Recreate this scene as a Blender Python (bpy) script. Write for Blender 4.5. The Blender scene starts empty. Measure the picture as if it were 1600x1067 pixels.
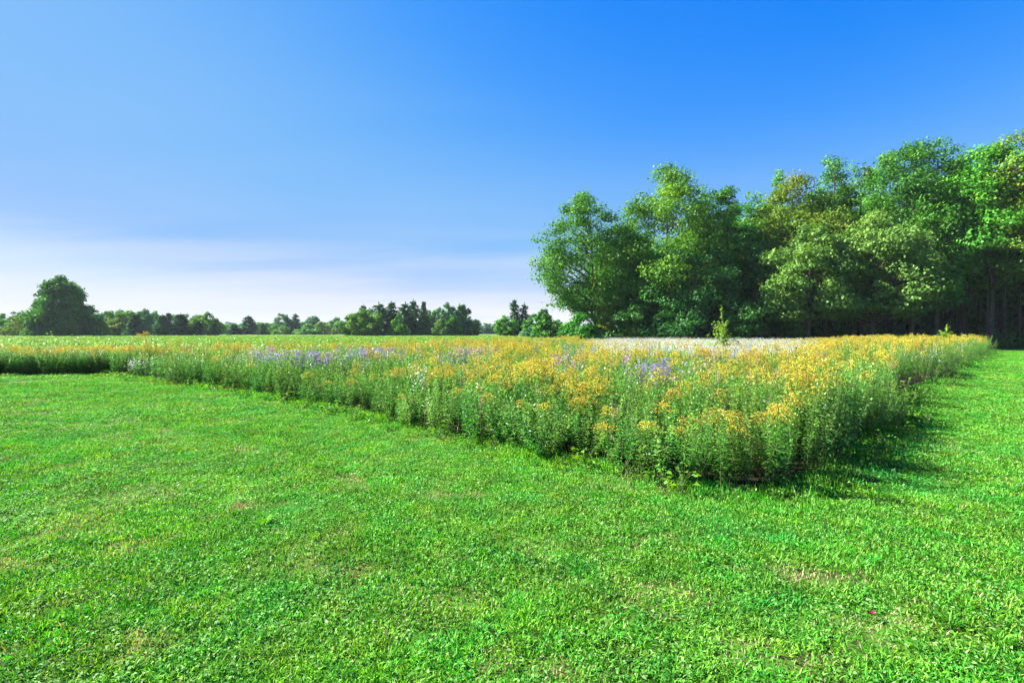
import bpy, math, random
import numpy as np
from mathutils import Vector, Matrix

S = bpy.context.scene
COL = S.collection
R = math.radians
rng = np.random.default_rng(7)

# ------------------------------------------------------------------ camera, sky, sun, exposure
CAM_H, F_PX, HORIZON = 1.6, 800.0, 520.0          # photograph scale: 1600 px wide
cam_d = bpy.data.cameras.new('camera')
cam = bpy.data.objects.new('camera', cam_d)
COL.objects.link(cam)
cam_d.sensor_width = 36.0
cam_d.lens = 18.0
cam_d.clip_start, cam_d.clip_end = 0.05, 6000.0
cam.location = (0.0, 0.0, CAM_H)
cam.rotation_euler = (R(90) - math.atan((533.5 - HORIZON) / F_PX), 0, 0)
S.camera = cam

SUN_AZ, SUN_EL = -74.0, 39.0                        # degrees from the view axis (+Y) towards +X
to_sun = Vector((math.sin(R(SUN_AZ)) * math.cos(R(SUN_EL)), math.cos(R(SUN_AZ)) * math.cos(R(SUN_EL)), math.sin(R(SUN_EL))))
sun_d = bpy.data.lights.new('sun', 'SUN')
sun_d.energy = 5.0
sun_d.angle = R(0.53)
sun_d.color = (1.0, 0.95, 0.85)
sun = bpy.data.objects.new('sun', sun_d)
COL.objects.link(sun)
sun.location = (-40, 40, 60)
sun.rotation_euler = to_sun.to_track_quat('Z', 'Y').to_euler()

W = bpy.data.worlds.new('World')
S.world = W
W.use_nodes = True
nt = W.node_tree
nt.nodes.clear()
out = nt.nodes.new('ShaderNodeOutputWorld')
bg = nt.nodes.new('ShaderNodeBackground')
sky = nt.nodes.new('ShaderNodeTexSky')
sky.sky_type = 'NISHITA'
sky.sun_disc = False
sky.sun_elevation = R(SUN_EL)
sky.sun_rotation = R(SUN_AZ)
sky.altitude = 100
sky.air_density = 1.0
sky.dust_density = 0.3
sky.ozone_density = 3.0
# the photograph's tone curve on the sky: one curve per channel over the physical sky's brightness
sp_ = nt.nodes.new('ShaderNodeSeparateColor'); cb_ = nt.nodes.new('ShaderNodeCombineColor')
nt.links.new(sky.outputs[0], sp_.inputs[0])
SKY_CURVES = ([(0, 0), (.95, .0), (1.2, .17), (1.45, .42), (1.75, .70), (2.25, 1.0), (4.2, 1.42), (6.0, 2.5), (7.5, 3.4), (10, 4.2)],
              [(0, 0), (1.75, 1.25), (2.1, 1.57), (2.5, 1.92), (2.9, 2.2), (3.65, 2.5), (6.3, 2.75), (8.1, 3.75), (10, 4.3)],
              [(0, 0), (1.5, 4.0), (3.2, 4.9), (5.0, 4.8), (10, 4.9)])
for ch, pts in enumerate(SKY_CURVES):
    sc_ = nt.nodes.new('ShaderNodeMath'); sc_.operation = 'MULTIPLY'; sc_.inputs[1].default_value = .1; sc_.use_clamp = True
    fc_ = nt.nodes.new('ShaderNodeFloatCurve'); cv = fc_.mapping.curves[0]
    while len(cv.points) < len(pts): cv.points.new(.5, .5)
    for p_, (u_, v_) in zip(cv.points, pts): p_.location = (u_ / 10, v_ / 5)
    fc_.mapping.update()
    up_ = nt.nodes.new('ShaderNodeMath'); up_.operation = 'MULTIPLY'; up_.inputs[1].default_value = 4.2
    nt.links.new(sp_.outputs[ch], sc_.inputs[0]); nt.links.new(sc_.outputs[0], fc_.inputs['Value'])
    nt.links.new(fc_.outputs[0], up_.inputs[0]); nt.links.new(up_.outputs[0], cb_.inputs[ch])
# thin high cirrus: streaks of noise in direction space, thicker towards the horizon
tc = nt.nodes.new('ShaderNodeTexCoord')
sep = nt.nodes.new('ShaderNodeSeparateXYZ')
nt.links.new(tc.outputs['Generated'], sep.inputs[0])
def wmath(op, a, b=None, clamp=False):
    n = nt.nodes.new('ShaderNodeMath'); n.operation = op; n.use_clamp = clamp
    for i, v in enumerate((a, b)):
        if v is None: continue
        if isinstance(v, (int, float)): n.inputs[i].default_value = v
        else: nt.links.new(v, n.inputs[i])
    return n.outputs[0]
zz = wmath('MAXIMUM', sep.outputs['Z'], 0.03)
px_ = wmath('DIVIDE', sep.outputs['X'], wmath('ADD', zz, 0.12))
py_ = wmath('DIVIDE', sep.outputs['Y'], wmath('ADD', zz, 0.12))
cmb = nt.nodes.new('ShaderNodeCombineXYZ')
nt.links.new(wmath('MULTIPLY', px_, 0.35), cmb.inputs[0])
nt.links.new(wmath('MULTIPLY', py_, 1.1), cmb.inputs[1])
no = nt.nodes.new('ShaderNodeTexNoise')
no.inputs['Scale'].default_value = 1.1
no.inputs['Detail'].default_value = 6
no.inputs['Roughness'].default_value = 0.55
no.inputs['Distortion'].default_value = 0.4
nt.links.new(cmb.outputs[0], no.inputs['Vector'])
low = wmath('POWER', wmath('SUBTRACT', 1.0, zz, True), 7.0)          # 1 at the horizon, 0 high up
cl = wmath('MULTIPLY', wmath('SUBTRACT', no.outputs['Fac'], 0.40, True), 2.2, True)
band = wmath('MULTIPLY', wmath('DIVIDE', wmath('SUBTRACT', wmath('ADD', 0.12, wmath('MULTIPLY', no.outputs['Fac'], 0.11)), sep.outputs['Z']), 0.15, True), 0.85, True)    # milky air at the horizon
high = wmath('MULTIPLY', wmath('POWER', wmath('SUBTRACT', 1.0, zz, True), 2.5), wmath('MULTIPLY', cl, 0.22))
cirrus = wmath('MAXIMUM', wmath('ADD', band, high, True), wmath('MULTIPLY', wmath('ADD', wmath('MULTIPLY', cl, 0.8), 0.15), low, True))
mix = nt.nodes.new('ShaderNodeMix'); mix.data_type = 'RGBA'
nt.links.new(cirrus, mix.inputs['Factor'])
nt.links.new(cb_.outputs[0], mix.inputs['A'])
mix.inputs['B'].default_value = (3.72, 3.80, 4.02, 1)
nt.links.new(mix.outputs['Result'], bg.inputs['Color'])
bg.inputs['Strength'].default_value = 0.052
nt.links.new(bg.outputs[0], out.inputs[0])

S.view_settings.view_transform = 'Standard'
S.view_settings.look = 'None'
S.view_settings.gamma = 1.0
S.view_settings.use_curve_mapping = False
S.view_settings.exposure = 2.2
S.render.engine = 'CYCLES'
S.cycles.use_denoising = True
S.cycles.max_bounces = 6
S.cycles.diffuse_bounces = 3
S.cycles.glossy_bounces = 2
S.cycles.transmission_bounces = 4
S.cycles.transparent_max_bounces = 8
S.cycles.sample_clamp_indirect = 4.0

# ------------------------------------------------------------------ helpers
def at(px, depth):                                   # world x of a photograph column at a distance
    return (px - 800.0) / F_PX * depth

def vnoise(x, y, seed=0):                            # smooth value noise, 0..1
    x = np.asarray(x, float); y = np.asarray(y, float)
    xi = np.floor(x).astype(np.int64); yi = np.floor(y).astype(np.int64)
    xf = x - xi; yf = y - yi
    def h(a, b):
        n = (a * 374761393 + b * 668265263 + seed * 982451653) & 0x7fffffff
        n = ((n ^ (n >> 13)) * 1274126177) & 0x7fffffff
        return ((n ^ (n >> 16)) & 0xffff) / 65535.0
    u = xf * xf * (3 - 2 * xf); v = yf * yf * (3 - 2 * yf)
    return (h(xi, yi) * (1 - u) + h(xi + 1, yi) * u) * (1 - v) + (h(xi, yi + 1) * (1 - u) + h(xi + 1, yi + 1) * u) * v

def fbm(x, y, seed=0, octs=3):
    a, t, s = 0.5, 0.0, 0.0
    x = np.asarray(x, float); y = np.asarray(y, float)
    for i in range(octs):
        s = s + a * vnoise(x * 2 ** i, y * 2 ** i, seed + i); t += a; a *= .5
    return s / t

def sstep(a, b, x):
    t = np.clip((np.asarray(x, float) - a) / (b - a), 0, 1)
    return t * t * (3 - 2 * t)

def ground_z(x, y):                                  # slight unevenness of the turf near the camera
    x = np.asarray(x, float); y = np.asarray(y, float)
    return (vnoise(x * .9 + 50, y * .9 + 50, 3) - .5) * .05 * (1 - sstep(30, 60, np.hypot(x, y)))

class Geo:
    """Collects triangles / quads with a material index and a tint per vertex; builds ONE mesh."""
    def __init__(s): s.v, s.f4, s.f3, s.m4, s.m3, s.t, s.n = [], [], [], [], [], [], 0
    def quads(s, v, f, tint, mi=0):
        s.v.append(v); s.f4.append(f + s.n); s.m4.append(np.full(len(f), mi)); s.t.append(np.broadcast_to(tint, (len(v),)).astype(np.float32)); s.n += len(v)
    def tris(s, v, f, tint, mi=0):
        s.v.append(v); s.f3.append(f + s.n); s.m3.append(np.full(len(f), mi)); s.t.append(np.broadcast_to(tint, (len(v),)).astype(np.float32)); s.n += len(v)
    def mesh(s, name, mats, smooth=False):
        v = np.concatenate(s.v); t = np.concatenate(s.t)
        f4 = np.concatenate(s.f4) if s.f4 else np.zeros((0, 4), int)
        f3 = np.concatenate(s.f3) if s.f3 else np.zeros((0, 3), int)
        m = np.concatenate([np.concatenate(s.m4) if s.m4 else np.zeros(0, int), np.concatenate(s.m3) if s.m3 else np.zeros(0, int)])
        me = bpy.data.meshes.new(name)
        me.vertices.add(len(v)); me.vertices.foreach_set('co', v.astype(np.float32).ravel())
        li = np.concatenate([f4.ravel(), f3.ravel()]).astype(np.int32)
        me.loops.add(len(li)); me.loops.foreach_set('vertex_index', li)
        st = np.concatenate([np.arange(len(f4)) * 4, len(f4) * 4 + np.arange(len(f3)) * 3]).astype(np.int32)
        me.polygons.add(len(st)); me.polygons.foreach_set('loop_start', st)
        me.polygons.foreach_set('material_index', m.astype(np.int32))
        if smooth: me.polygons.foreach_set('use_smooth', np.ones(len(st), bool))
        a = me.attributes.new('tint', 'FLOAT', 'POINT'); a.data.foreach_set('value', t)
        for x in (mats if isinstance(mats, (list, tuple)) else [mats]): me.materials.append(x)
        me.update(calc_edges=True)
        return me

def unit(a): return a / np.maximum(np.linalg.norm(a, axis=-1, keepdims=True), 1e-9)

def add_leaves(g, base, axis, nrm, L, Wd, tint, mi=0, droop=0.0, fold=.12, wide=.45):
    """Diamond leaves folded along the midrib: base point, direction, surface normal, length, width."""
    base = np.asarray(base, float); n = len(base)
    a = unit(axis); b = unit(np.cross(a, nrm)); nn = np.cross(b, a)
    L = np.broadcast_to(L, (n,))[:, None]; Wd = np.broadcast_to(Wd, (n,))[:, None]
    mid = base + a * L * wide
    tip = base + a * L + np.array([0, 0, -1.0]) * (L * droop)
    l = mid + b * Wd * .5 + nn * Wd * fold; r = mid - b * Wd * .5 + nn * Wd * fold
    v = np.stack([base, r, tip, l], 1).reshape(-1, 3)
    f = np.arange(n * 4).reshape(-1, 4)
    g.quads(v, f, np.repeat(np.broadcast_to(tint, (n,)), 4), mi)

def add_tube(g, pts, rad, sides=6, tint=.5, mi=0):
    pts = np.asarray(pts, float); rad = np.broadcast_to(rad, (len(pts),))
    d = unit(np.gradient(pts, axis=0))
    ref = np.array([1.0, .13, .07]) if abs(d[0][2]) > .7 else np.array([.07, .1, 1.0])
    u = unit(np.cross(d, ref)); w = np.cross(d, u)
    th = np.linspace(0, 2 * np.pi, sides, endpoint=False)
    ring = pts[:, None, :] + rad[:, None, None] * (np.cos(th)[None, :, None] * u[:, None, :] + np.sin(th)[None, :, None] * w[:, None, :])
    v = ring.reshape(-1, 3); f = []
    for i in range(len(pts) - 1):
        for j in range(sides):
            k = (j + 1) % sides
            f.append((i * sides + j, i * sides + k, (i + 1) * sides + k, (i + 1) * sides + j))
    g.quads(v, np.array(f), tint, mi)

def bez(p0, p1, p2, n):
    t = np.linspace(0, 1, n)[:, None]
    return (1 - t) ** 2 * np.asarray(p0, float) + 2 * t * (1 - t) * np.asarray(p1, float) + t * t * np.asarray(p2, float)

def link(name, me, parent=None, loc=None):
    o = bpy.data.objects.new(name, me); COL.objects.link(o)
    if parent: o.parent = parent
    if loc is not None: o.location = loc
    return o

def tag(o, label=None, cat=None, group=None, kind=None):
    for k, v in (('label', label), ('category', cat), ('group', group), ('kind', kind)):
        if v: o[k] = v
    return o

def thing(name, label, cat, loc, rz=0.0, scale=1.0, group=None):
    o = bpy.data.objects.new(name, None); COL.objects.link(o)
    o.empty_display_size = .2
    o.location = loc; o.rotation_euler = (0, 0, rz)
    o.scale = (scale,) * 3 if isinstance(scale, (int, float)) else scale
    return tag(o, label, cat, group)

# ------------------------------------------------------------------ materials
def nodes_of(name):
    m = bpy.data.materials.new(name); m.use_nodes = True
    t = m.node_tree; t.nodes.clear()
    return m, t, t.nodes.new('ShaderNodeOutputMaterial')

def leaf_mat(name, stops, transl=.35, tcol=(1.25, 1.25, .5), gloss=.06, rough=.35, vary=.25, huevary=.03, noise=None):
    """Leaves and petals: diffuse + translucent + a weak sheen; colour varies by leaf (tint), by plant (random)."""
    m, t, o = nodes_of(name); N, L = t.nodes, t.links
    at_ = N.new('ShaderNodeAttribute'); at_.attribute_name = 'tint'
    rp = N.new('ShaderNodeValToRGB'); cr = rp.color_ramp
    while len(cr.elements) < len(stops): cr.elements.new(.5)
    for e, (p, c) in zip(cr.elements, stops): e.position = p; e.color = (*c, 1)
    L.new(at_.outputs['Fac'], rp.inputs[0]); col = rp.outputs[0]
    if noise:
        sc, c2, lo, hi = noise
        ge = N.new('ShaderNodeNewGeometry'); nz = N.new('ShaderNodeTexNoise')
        nz.inputs['Scale'].default_value = sc; nz.inputs['Detail'].default_value = 3
        L.new(ge.outputs['Position'], nz.inputs['Vector'])
        mr = N.new('ShaderNodeMapRange'); mr.inputs['From Min'].default_value = lo; mr.inputs['From Max'].default_value = hi
        L.new(nz.outputs['Fac'], mr.inputs['Value'])
        mx = N.new('ShaderNodeMix'); mx.data_type = 'RGBA'
        L.new(mr.outputs[0], mx.inputs['Factor']); L.new(col, mx.inputs['A']); mx.inputs['B'].default_value = (*c2, 1)
        col = mx.outputs['Result']
    oi = N.new('ShaderNodeObjectInfo')
    mv = N.new('ShaderNodeMapRange'); mv.inputs['To Min'].default_value = 1 - vary; mv.inputs['To Max'].default_value = 1 + vary
    L.new(oi.outputs['Random'], mv.inputs['Value'])
    mh = N.new('ShaderNodeMapRange'); mh.inputs['To Min'].default_value = .5 - huevary; mh.inputs['To Max'].default_value = .5 + huevary
    wn = N.new('ShaderNodeTexWhiteNoise'); wn.noise_dimensions = '1D'; L.new(oi.outputs['Random'], wn.inputs['W'])
    L.new(wn.outputs['Value'], mh.inputs['Value'])
    h = N.new('ShaderNodeHueSaturation'); L.new(col, h.inputs['Color']); L.new(mv.outputs[0], h.inputs['Value']); L.new(mh.outputs[0], h.inputs['Hue'])
    df = N.new('ShaderNodeBsdfDiffuse'); L.new(h.outputs[0], df.inputs['Color'])
    tm = N.new('ShaderNodeMix'); tm.data_type = 'RGBA'; tm.blend_type = 'MULTIPLY'; tm.inputs['Factor'].default_value = 1
    L.new(h.outputs[0], tm.inputs['A']); tm.inputs['B'].default_value = (*tcol, 1)
    tr = N.new('ShaderNodeBsdfTranslucent'); L.new(tm.outputs['Result'], tr.inputs['Color'])
    m1 = N.new('ShaderNodeMixShader'); m1.inputs[0].default_value = transl
    L.new(df.outputs[0], m1.inputs[1]); L.new(tr.outputs[0], m1.inputs[2])
    gl = N.new('ShaderNodeBsdfGlossy'); gl.inputs['Roughness'].default_value = rough; gl.inputs['Color'].default_value = (.9, .95, 1, 1)
    m2 = N.new('ShaderNodeMixShader'); m2.inputs[0].default_value = gloss
    L.new(m1.outputs[0], m2.inputs[1]); L.new(gl.outputs[0], m2.inputs[2]); L.new(m2.outputs[0], o.inputs[0])
    return m

def ground_mat(name, cols, scale=3.0, fine=60.0, rough=1.0, bump=.3):
    m, t, o = nodes_of(name); N, L = t.nodes, t.links
    ge = N.new('ShaderNodeNewGeometry')
    a = N.new('ShaderNodeTexNoise'); a.inputs['Scale'].default_value = scale; a.inputs['Detail'].default_value = 6
    b = N.new('ShaderNodeTexNoise'); b.inputs['Scale'].default_value = fine; b.inputs['Detail'].default_value = 3
    for n in (a, b): L.new(ge.outputs['Position'], n.inputs['Vector'])
    ad = N.new('ShaderNodeMath'); ad.operation = 'ADD'; L.new(a.outputs['Fac'], ad.inputs[0]); L.new(b.outputs['Fac'], ad.inputs[1])
    hf = N.new('ShaderNodeMath'); hf.operation = 'MULTIPLY'; hf.inputs[1].default_value = .5; L.new(ad.outputs[0], hf.inputs[0])
    rp = N.new('ShaderNodeValToRGB'); cr = rp.color_ramp
    while len(cr.elements) < len(cols): cr.elements.new(.5)
    for i, (e, c) in enumerate(zip(cr.elements, cols)): e.position = .34 + .32 * i / (len(cols) - 1); e.color = (*c, 1)
    L.new(hf.outputs[0], rp.inputs[0])
    p = N.new('ShaderNodeBsdfPrincipled'); p.inputs['Roughness'].default_value = rough; p.inputs['Specular IOR Level'].default_value = .1
    L.new(rp.outputs[0], p.inputs['Base Color'])
    bm = N.new('ShaderNodeBump'); bm.inputs['Strength'].default_value = bump; bm.inputs['Distance'].default_value = .03
    L.new(b.outputs['Fac'], bm.inputs['Height']); L.new(bm.outputs[0], p.inputs['Normal'])
    L.new(p.outputs[0], o.inputs[0])
    return m

def bark_mat(name, c1, c2):
    m, t, o = nodes_of(name); N, L = t.nodes, t.links
    tc_ = N.new('ShaderNodeTexCoord'); mp = N.new('ShaderNodeMapping'); mp.inputs['Scale'].default_value = (6, 6, 1.2)
    L.new(tc_.outputs['Object'], mp.inputs[0])
    a = N.new('ShaderNodeTexNoise'); a.inputs['Scale'].default_value = 3; a.inputs['Detail'].default_value = 6; L.new(mp.outputs[0], a.inputs['Vector'])
    rp = N.new('ShaderNodeValToRGB'); rp.color_ramp.elements[0].position = .35; rp.color_ramp.elements[1].position = .65
    rp.color_ramp.elements[0].color = (*c1, 1); rp.color_ramp.elements[1].color = (*c2, 1); L.new(a.outputs['Fac'], rp.inputs[0])
    p = N.new('ShaderNodeBsdfPrincipled'); p.inputs['Roughness'].default_value = .9; p.inputs['Specular IOR Level'].default_value = .15
    L.new(rp.outputs[0], p.inputs['Base Color'])
    bm = N.new('ShaderNodeBump'); bm.inputs['Strength'].default_value = .6; bm.inputs['Distance'].default_value = .05
    L.new(a.outputs['Fac'], bm.inputs['Height']); L.new(bm.outputs[0], p.inputs['Normal']); L.new(p.outputs[0], o.inputs[0])
    return m

M_turf = ground_mat('turf', [(.045, .04, .018), (.04, .08, .012), (.05, .13, .012), (.07, .18, .015)], 1.6, 30, bump=.5)
M_soil = ground_mat('meadow soil', [(.018, .014, .009), (.03, .024, .014), (.025, .04, .012)], 2, 40)
M_field = ground_mat('field soil', [(.04, .05, .02), (.06, .09, .025)], .5, 8)
M_ground = ground_mat('far ground', [(.06, .10, .03), (.09, .12, .035)], .02, .4)
M_straw = ground_mat('stubble', [(.30, .28, .10), (.38, .36, .14)], .2, 4)
M_canopy = ground_mat('far crop', [(.06, .12, .02), (.10, .19, .03), (.14, .24, .05)], .25, 1.6, bump=1.0)
M_forest = ground_mat('forest floor', [(.02, .015, .01), (.035, .028, .015), (.02, .035, .012)], 1.5, 20)

M_grass = leaf_mat('grass blades', [(0, (.03, .16, .008)), (.5, (.092, .34, .014)), (.86, (.20, .46, .05)), (.92, (.26, .25, .08)), (1, (.42, .35, .24))], .34, (1.25, 1.2, .35), .010, .5, .30, .025,  # palest green stop paints highlights on some blades; tan stops are dead grass
                   noise=(.8, (.03, .27, .03), .50, .72))
M_clover = leaf_mat('clover leaves', [(0, (.025, .12, .015)), (.7, (.075, .28, .022)), (1, (.22, .40, .12))], .3, (1.2, 1.2, .5), .012, .5, .25, .02)
M_stem = leaf_mat('green stems', [(0, (.05, .07, .02)), (1, (.09, .12, .03))], .0, gloss=.04, rough=.5)
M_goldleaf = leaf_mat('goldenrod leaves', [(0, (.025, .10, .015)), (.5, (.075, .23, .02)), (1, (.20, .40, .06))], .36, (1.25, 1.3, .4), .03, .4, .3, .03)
M_weedleaf = leaf_mat('weed leaves', [(0, (.025, .11, .015)), (.5, (.08, .25, .03)), (1, (.22, .42, .10))], .36, (1.2, 1.3, .45), .035, .4, .3, .035)
M_lowleaf = leaf_mat('low broad leaves', [(0, (.05, .16, .02)), (1, (.12, .27, .02))], .4, (1.3, 1.2, .3), .015, .45, .2, .02)
M_gold = leaf_mat('goldenrod florets', [(0, (.34, .29, .02)), (.6, (.52, .41, .03)), (1, (.58, .51, .08))], .3, (1.1, 1.05, .5), .02, .5, .22, .02)
M_purple = leaf_mat('purple petals', [(0, (.27, .11, .62)), (1, (.46, .25, .82))], .25, (1, 1, 1), .02, .5, .15, .015)
M_white = leaf_mat('white petals', [(0, (.64, .66, .70)), (1, (.78, .80, .84))], .25, (1, 1, 1), .02, .5, .1, .0)
M_eye = leaf_mat('aster centres', [(0, (.5, .33, .03)), (1, (.6, .42, .05))], 0, gloss=.02)
M_dry = leaf_mat('dry stalks', [(0, (.16, .10, .05)), (.5, (.28, .19, .10)), (1, (.42, .30, .19))], .15, (1, 1, .8), .04, .5, .2, .015)
M_soy = leaf_mat('crop leaves', [(0, (.07, .17, .02)), (.6, (.14, .28, .035)), (1, (.23, .36, .07))], .35, (1.2, 1.2, .4), .03, .45, .2, .02)

M_bark = bark_mat('bark', (.035, .028, .022), (.11, .095, .075))
M_bark2 = bark_mat('pale bark', (.08, .07, .055), (.22, .19, .15))
def tree_leaf(name, a, b, c, **k):
    return leaf_mat(name, [(0, a), (.5, b), (1, c)], k.pop('transl', .27), (1.3, 1.25, .35), .010, .5, k.pop('vary', .12), .012, **k)
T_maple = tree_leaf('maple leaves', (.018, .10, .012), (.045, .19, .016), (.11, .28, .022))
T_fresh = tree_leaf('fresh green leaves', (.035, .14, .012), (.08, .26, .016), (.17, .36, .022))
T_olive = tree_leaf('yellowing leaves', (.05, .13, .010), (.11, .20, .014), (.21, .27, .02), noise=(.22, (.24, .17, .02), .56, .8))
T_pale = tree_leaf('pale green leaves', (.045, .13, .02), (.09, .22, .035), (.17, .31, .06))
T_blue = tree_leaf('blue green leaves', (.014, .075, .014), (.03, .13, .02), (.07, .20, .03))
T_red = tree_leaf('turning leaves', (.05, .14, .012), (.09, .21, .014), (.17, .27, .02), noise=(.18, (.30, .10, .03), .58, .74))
T_need = tree_leaf('conifer needles', (.02, .085, .035), (.035, .125, .045), (.06, .17, .055), transl=.15)
T_fblue = tree_leaf('haze paled blue green leaves', (.03, .12, .05), (.055, .18, .065), (.10, .24, .08))  # lighter copy of the blue green, with distance haze put into the colour
T_far = tree_leaf('haze paled leaves', (.05, .17, .04), (.095, .26, .05), (.15, .33, .06))  # far leaves lightened too, haze painted into their green

# ------------------------------------------------------------------ the setting: ground sheets
EDGE_L = [(-60, 19.2), (-17.5, 19.3), (-15.4, 19.4), (-13.6, 17.9), (-8.7, 14.6), (-5.3, 11.8), (-2.9, 9.7), (-1.0, 7.7), (.4, 6.3), (1.75, 5.12), (2.2, 4.85), (2.75, 4.85)]
EDGE_R = [(2.75, 4.85), (3.9, 5.7), (5.8, 7.8), (8.1, 10.3), (10.4, 13.1), (13.4, 15.8), (44.8, 47.3)]
EDGE_F = [(44.5, 47.5), (41, 52), (24, 57.5), (6.5, 62), (4.5, 50), (-4, 32), (-6.5, 25), (-9.0, 22.2), (-16, 21.8), (-60, 21.8)]
POLY = np.array(EDGE_L + EDGE_R[1:] + EDGE_F[1:])

def inside(x, y, poly=POLY):
    c = np.zeros(len(x), bool); n = len(poly)
    for i in range(n):
        x1, y1 = poly[i]; x2, y2 = poly[(i + 1) % n]
        k = ((y1 > y) != (y2 > y)) & (x < (x2 - x1) * (y - y1) / (y2 - y1 + 1e-12) + x1)
        c ^= k
    return c

def dist_line(x, y, pts):
    d = np.full(len(x), 1e9)
    for (x1, y1), (x2, y2) in zip(pts[:-1], pts[1:]):
        dx, dy = x2 - x1, y2 - y1
        t = np.clip(((x - x1) * dx + (y - y1) * dy) / (dx * dx + dy * dy), 0, 1)
        d = np.minimum(d, np.hypot(x - x1 - t * dx, y - y1 - t * dy))
    return d

def sheet(name, x0, x1, y0, y1, nx, ny, zf, mat, keep=None):
    xs, ys = np.meshgrid(np.linspace(x0, x1, nx + 1), np.linspace(y0, y1, ny + 1))
    v = np.stack([xs.ravel(), ys.ravel(), zf(xs.ravel(), ys.ravel())], 1)
    i = (np.arange(ny)[:, None] * (nx + 1) + np.arange(nx)[None, :]).ravel()
    f = np.stack([i, i + 1, i + nx + 2, i + nx + 1], 1)
    if keep is not None:
        c = v[f].mean(1); f = f[keep(c[:, 0], c[:, 1])]
    g = Geo(); g.quads(v, f, .5)
    o = link(name, g.mesh(name, mat, True)); o['kind'] = 'structure'
    return o

sheet('ground', -3000, 3000, -1500, 4000, 60, 60, lambda x, y: x * 0 - .08, M_ground)
sheet('lawn', -75, 95, -14, 66, 300, 160, lambda x, y: ground_z(x, y), M_turf)
sheet('meadow_ground', -61, 46, 4, 63, 214, 118, lambda x, y: ground_z(x, y) + .012, M_soil, lambda x, y: inside(x, y))
FIELD = np.array([(-60, 21.8), (-16, 21.8), (-9, 22.2), (-6.5, 25), (-4, 32), (4.5, 50), (6.5, 62), (18, 140), (18, 330), (-420, 330), (-420, 21.8)])
sheet('field', -420, 20, 21, 330, 220, 155, lambda x, y: x * 0 + .004 - .04 * (np.abs(x) > 1e9) + .02, M_field, lambda x, y: inside(x, y, FIELD))
sheet('forest_floor', 2, 120, 50, 120, 60, 40, lambda x, y: x * 0 + .03 + .05 * vnoise(x * .3, y * .3, 9), M_forest,
      lambda x, y: (y > 74.5 - x * .42))
sheet('stubble_strip', -330, -136, 168, 200, 20, 6, lambda x, y: x * 0 + .62, M_straw)

# thin summer haze: one closed box of even air round the whole place
hm = bpy.data.materials.new('haze'); hm.use_nodes = True; hn = hm.node_tree; hn.nodes.clear()
ho = hn.nodes.new('ShaderNodeOutputMaterial'); hv = hn.nodes.new('ShaderNodeVolumePrincipled')
hv.inputs['Color'].default_value = (.80, .92, 1.0, 1); hv.inputs['Density'].default_value = .00013
hn.links.new(hv.outputs[0], ho.inputs['Volume'])
hg = Geo(); X0, X1, Y0, Y1, Z0, Z1 = -3050, 3050, -1550, 4050, -1.2, 30
hg.quads(np.array([(X0, Y0, Z0), (X1, Y0, Z0), (X1, Y1, Z0), (X0, Y1, Z0), (X0, Y0, Z1), (X1, Y0, Z1), (X1, Y1, Z1), (X0, Y1, Z1)], float),
         np.array([(3, 2, 1, 0), (4, 5, 6, 7), (0, 1, 5, 4), (1, 2, 6, 5), (2, 3, 7, 6), (3, 0, 4, 7)]), .5)
tag(link('haze', hg.mesh('haze', hm)), 'thin pale haze in the summer air', 'haze', kind='stuff')

# ------------------------------------------------------------------ trees
def profile(kind, t):
    if kind == 'round': return np.sqrt(np.clip(1 - (2 * t - .86) ** 2 / 1.31, 0.02, 1))
    if kind == 'tall': return np.clip(np.sin(np.pi * np.clip(t, 0, 1) ** .8 * .93 + .12), .05, 1) ** .7
    if kind == 'dome': return np.clip(1 - t ** 2.6, .03, 1) ** .6
    if kind == 'egg': return np.clip(1 - t ** 1.7, .03, 1) ** .8
    if kind == 'cone': return np.clip(1 - t, .04, 1) ** .85
    return np.ones_like(t)

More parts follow.
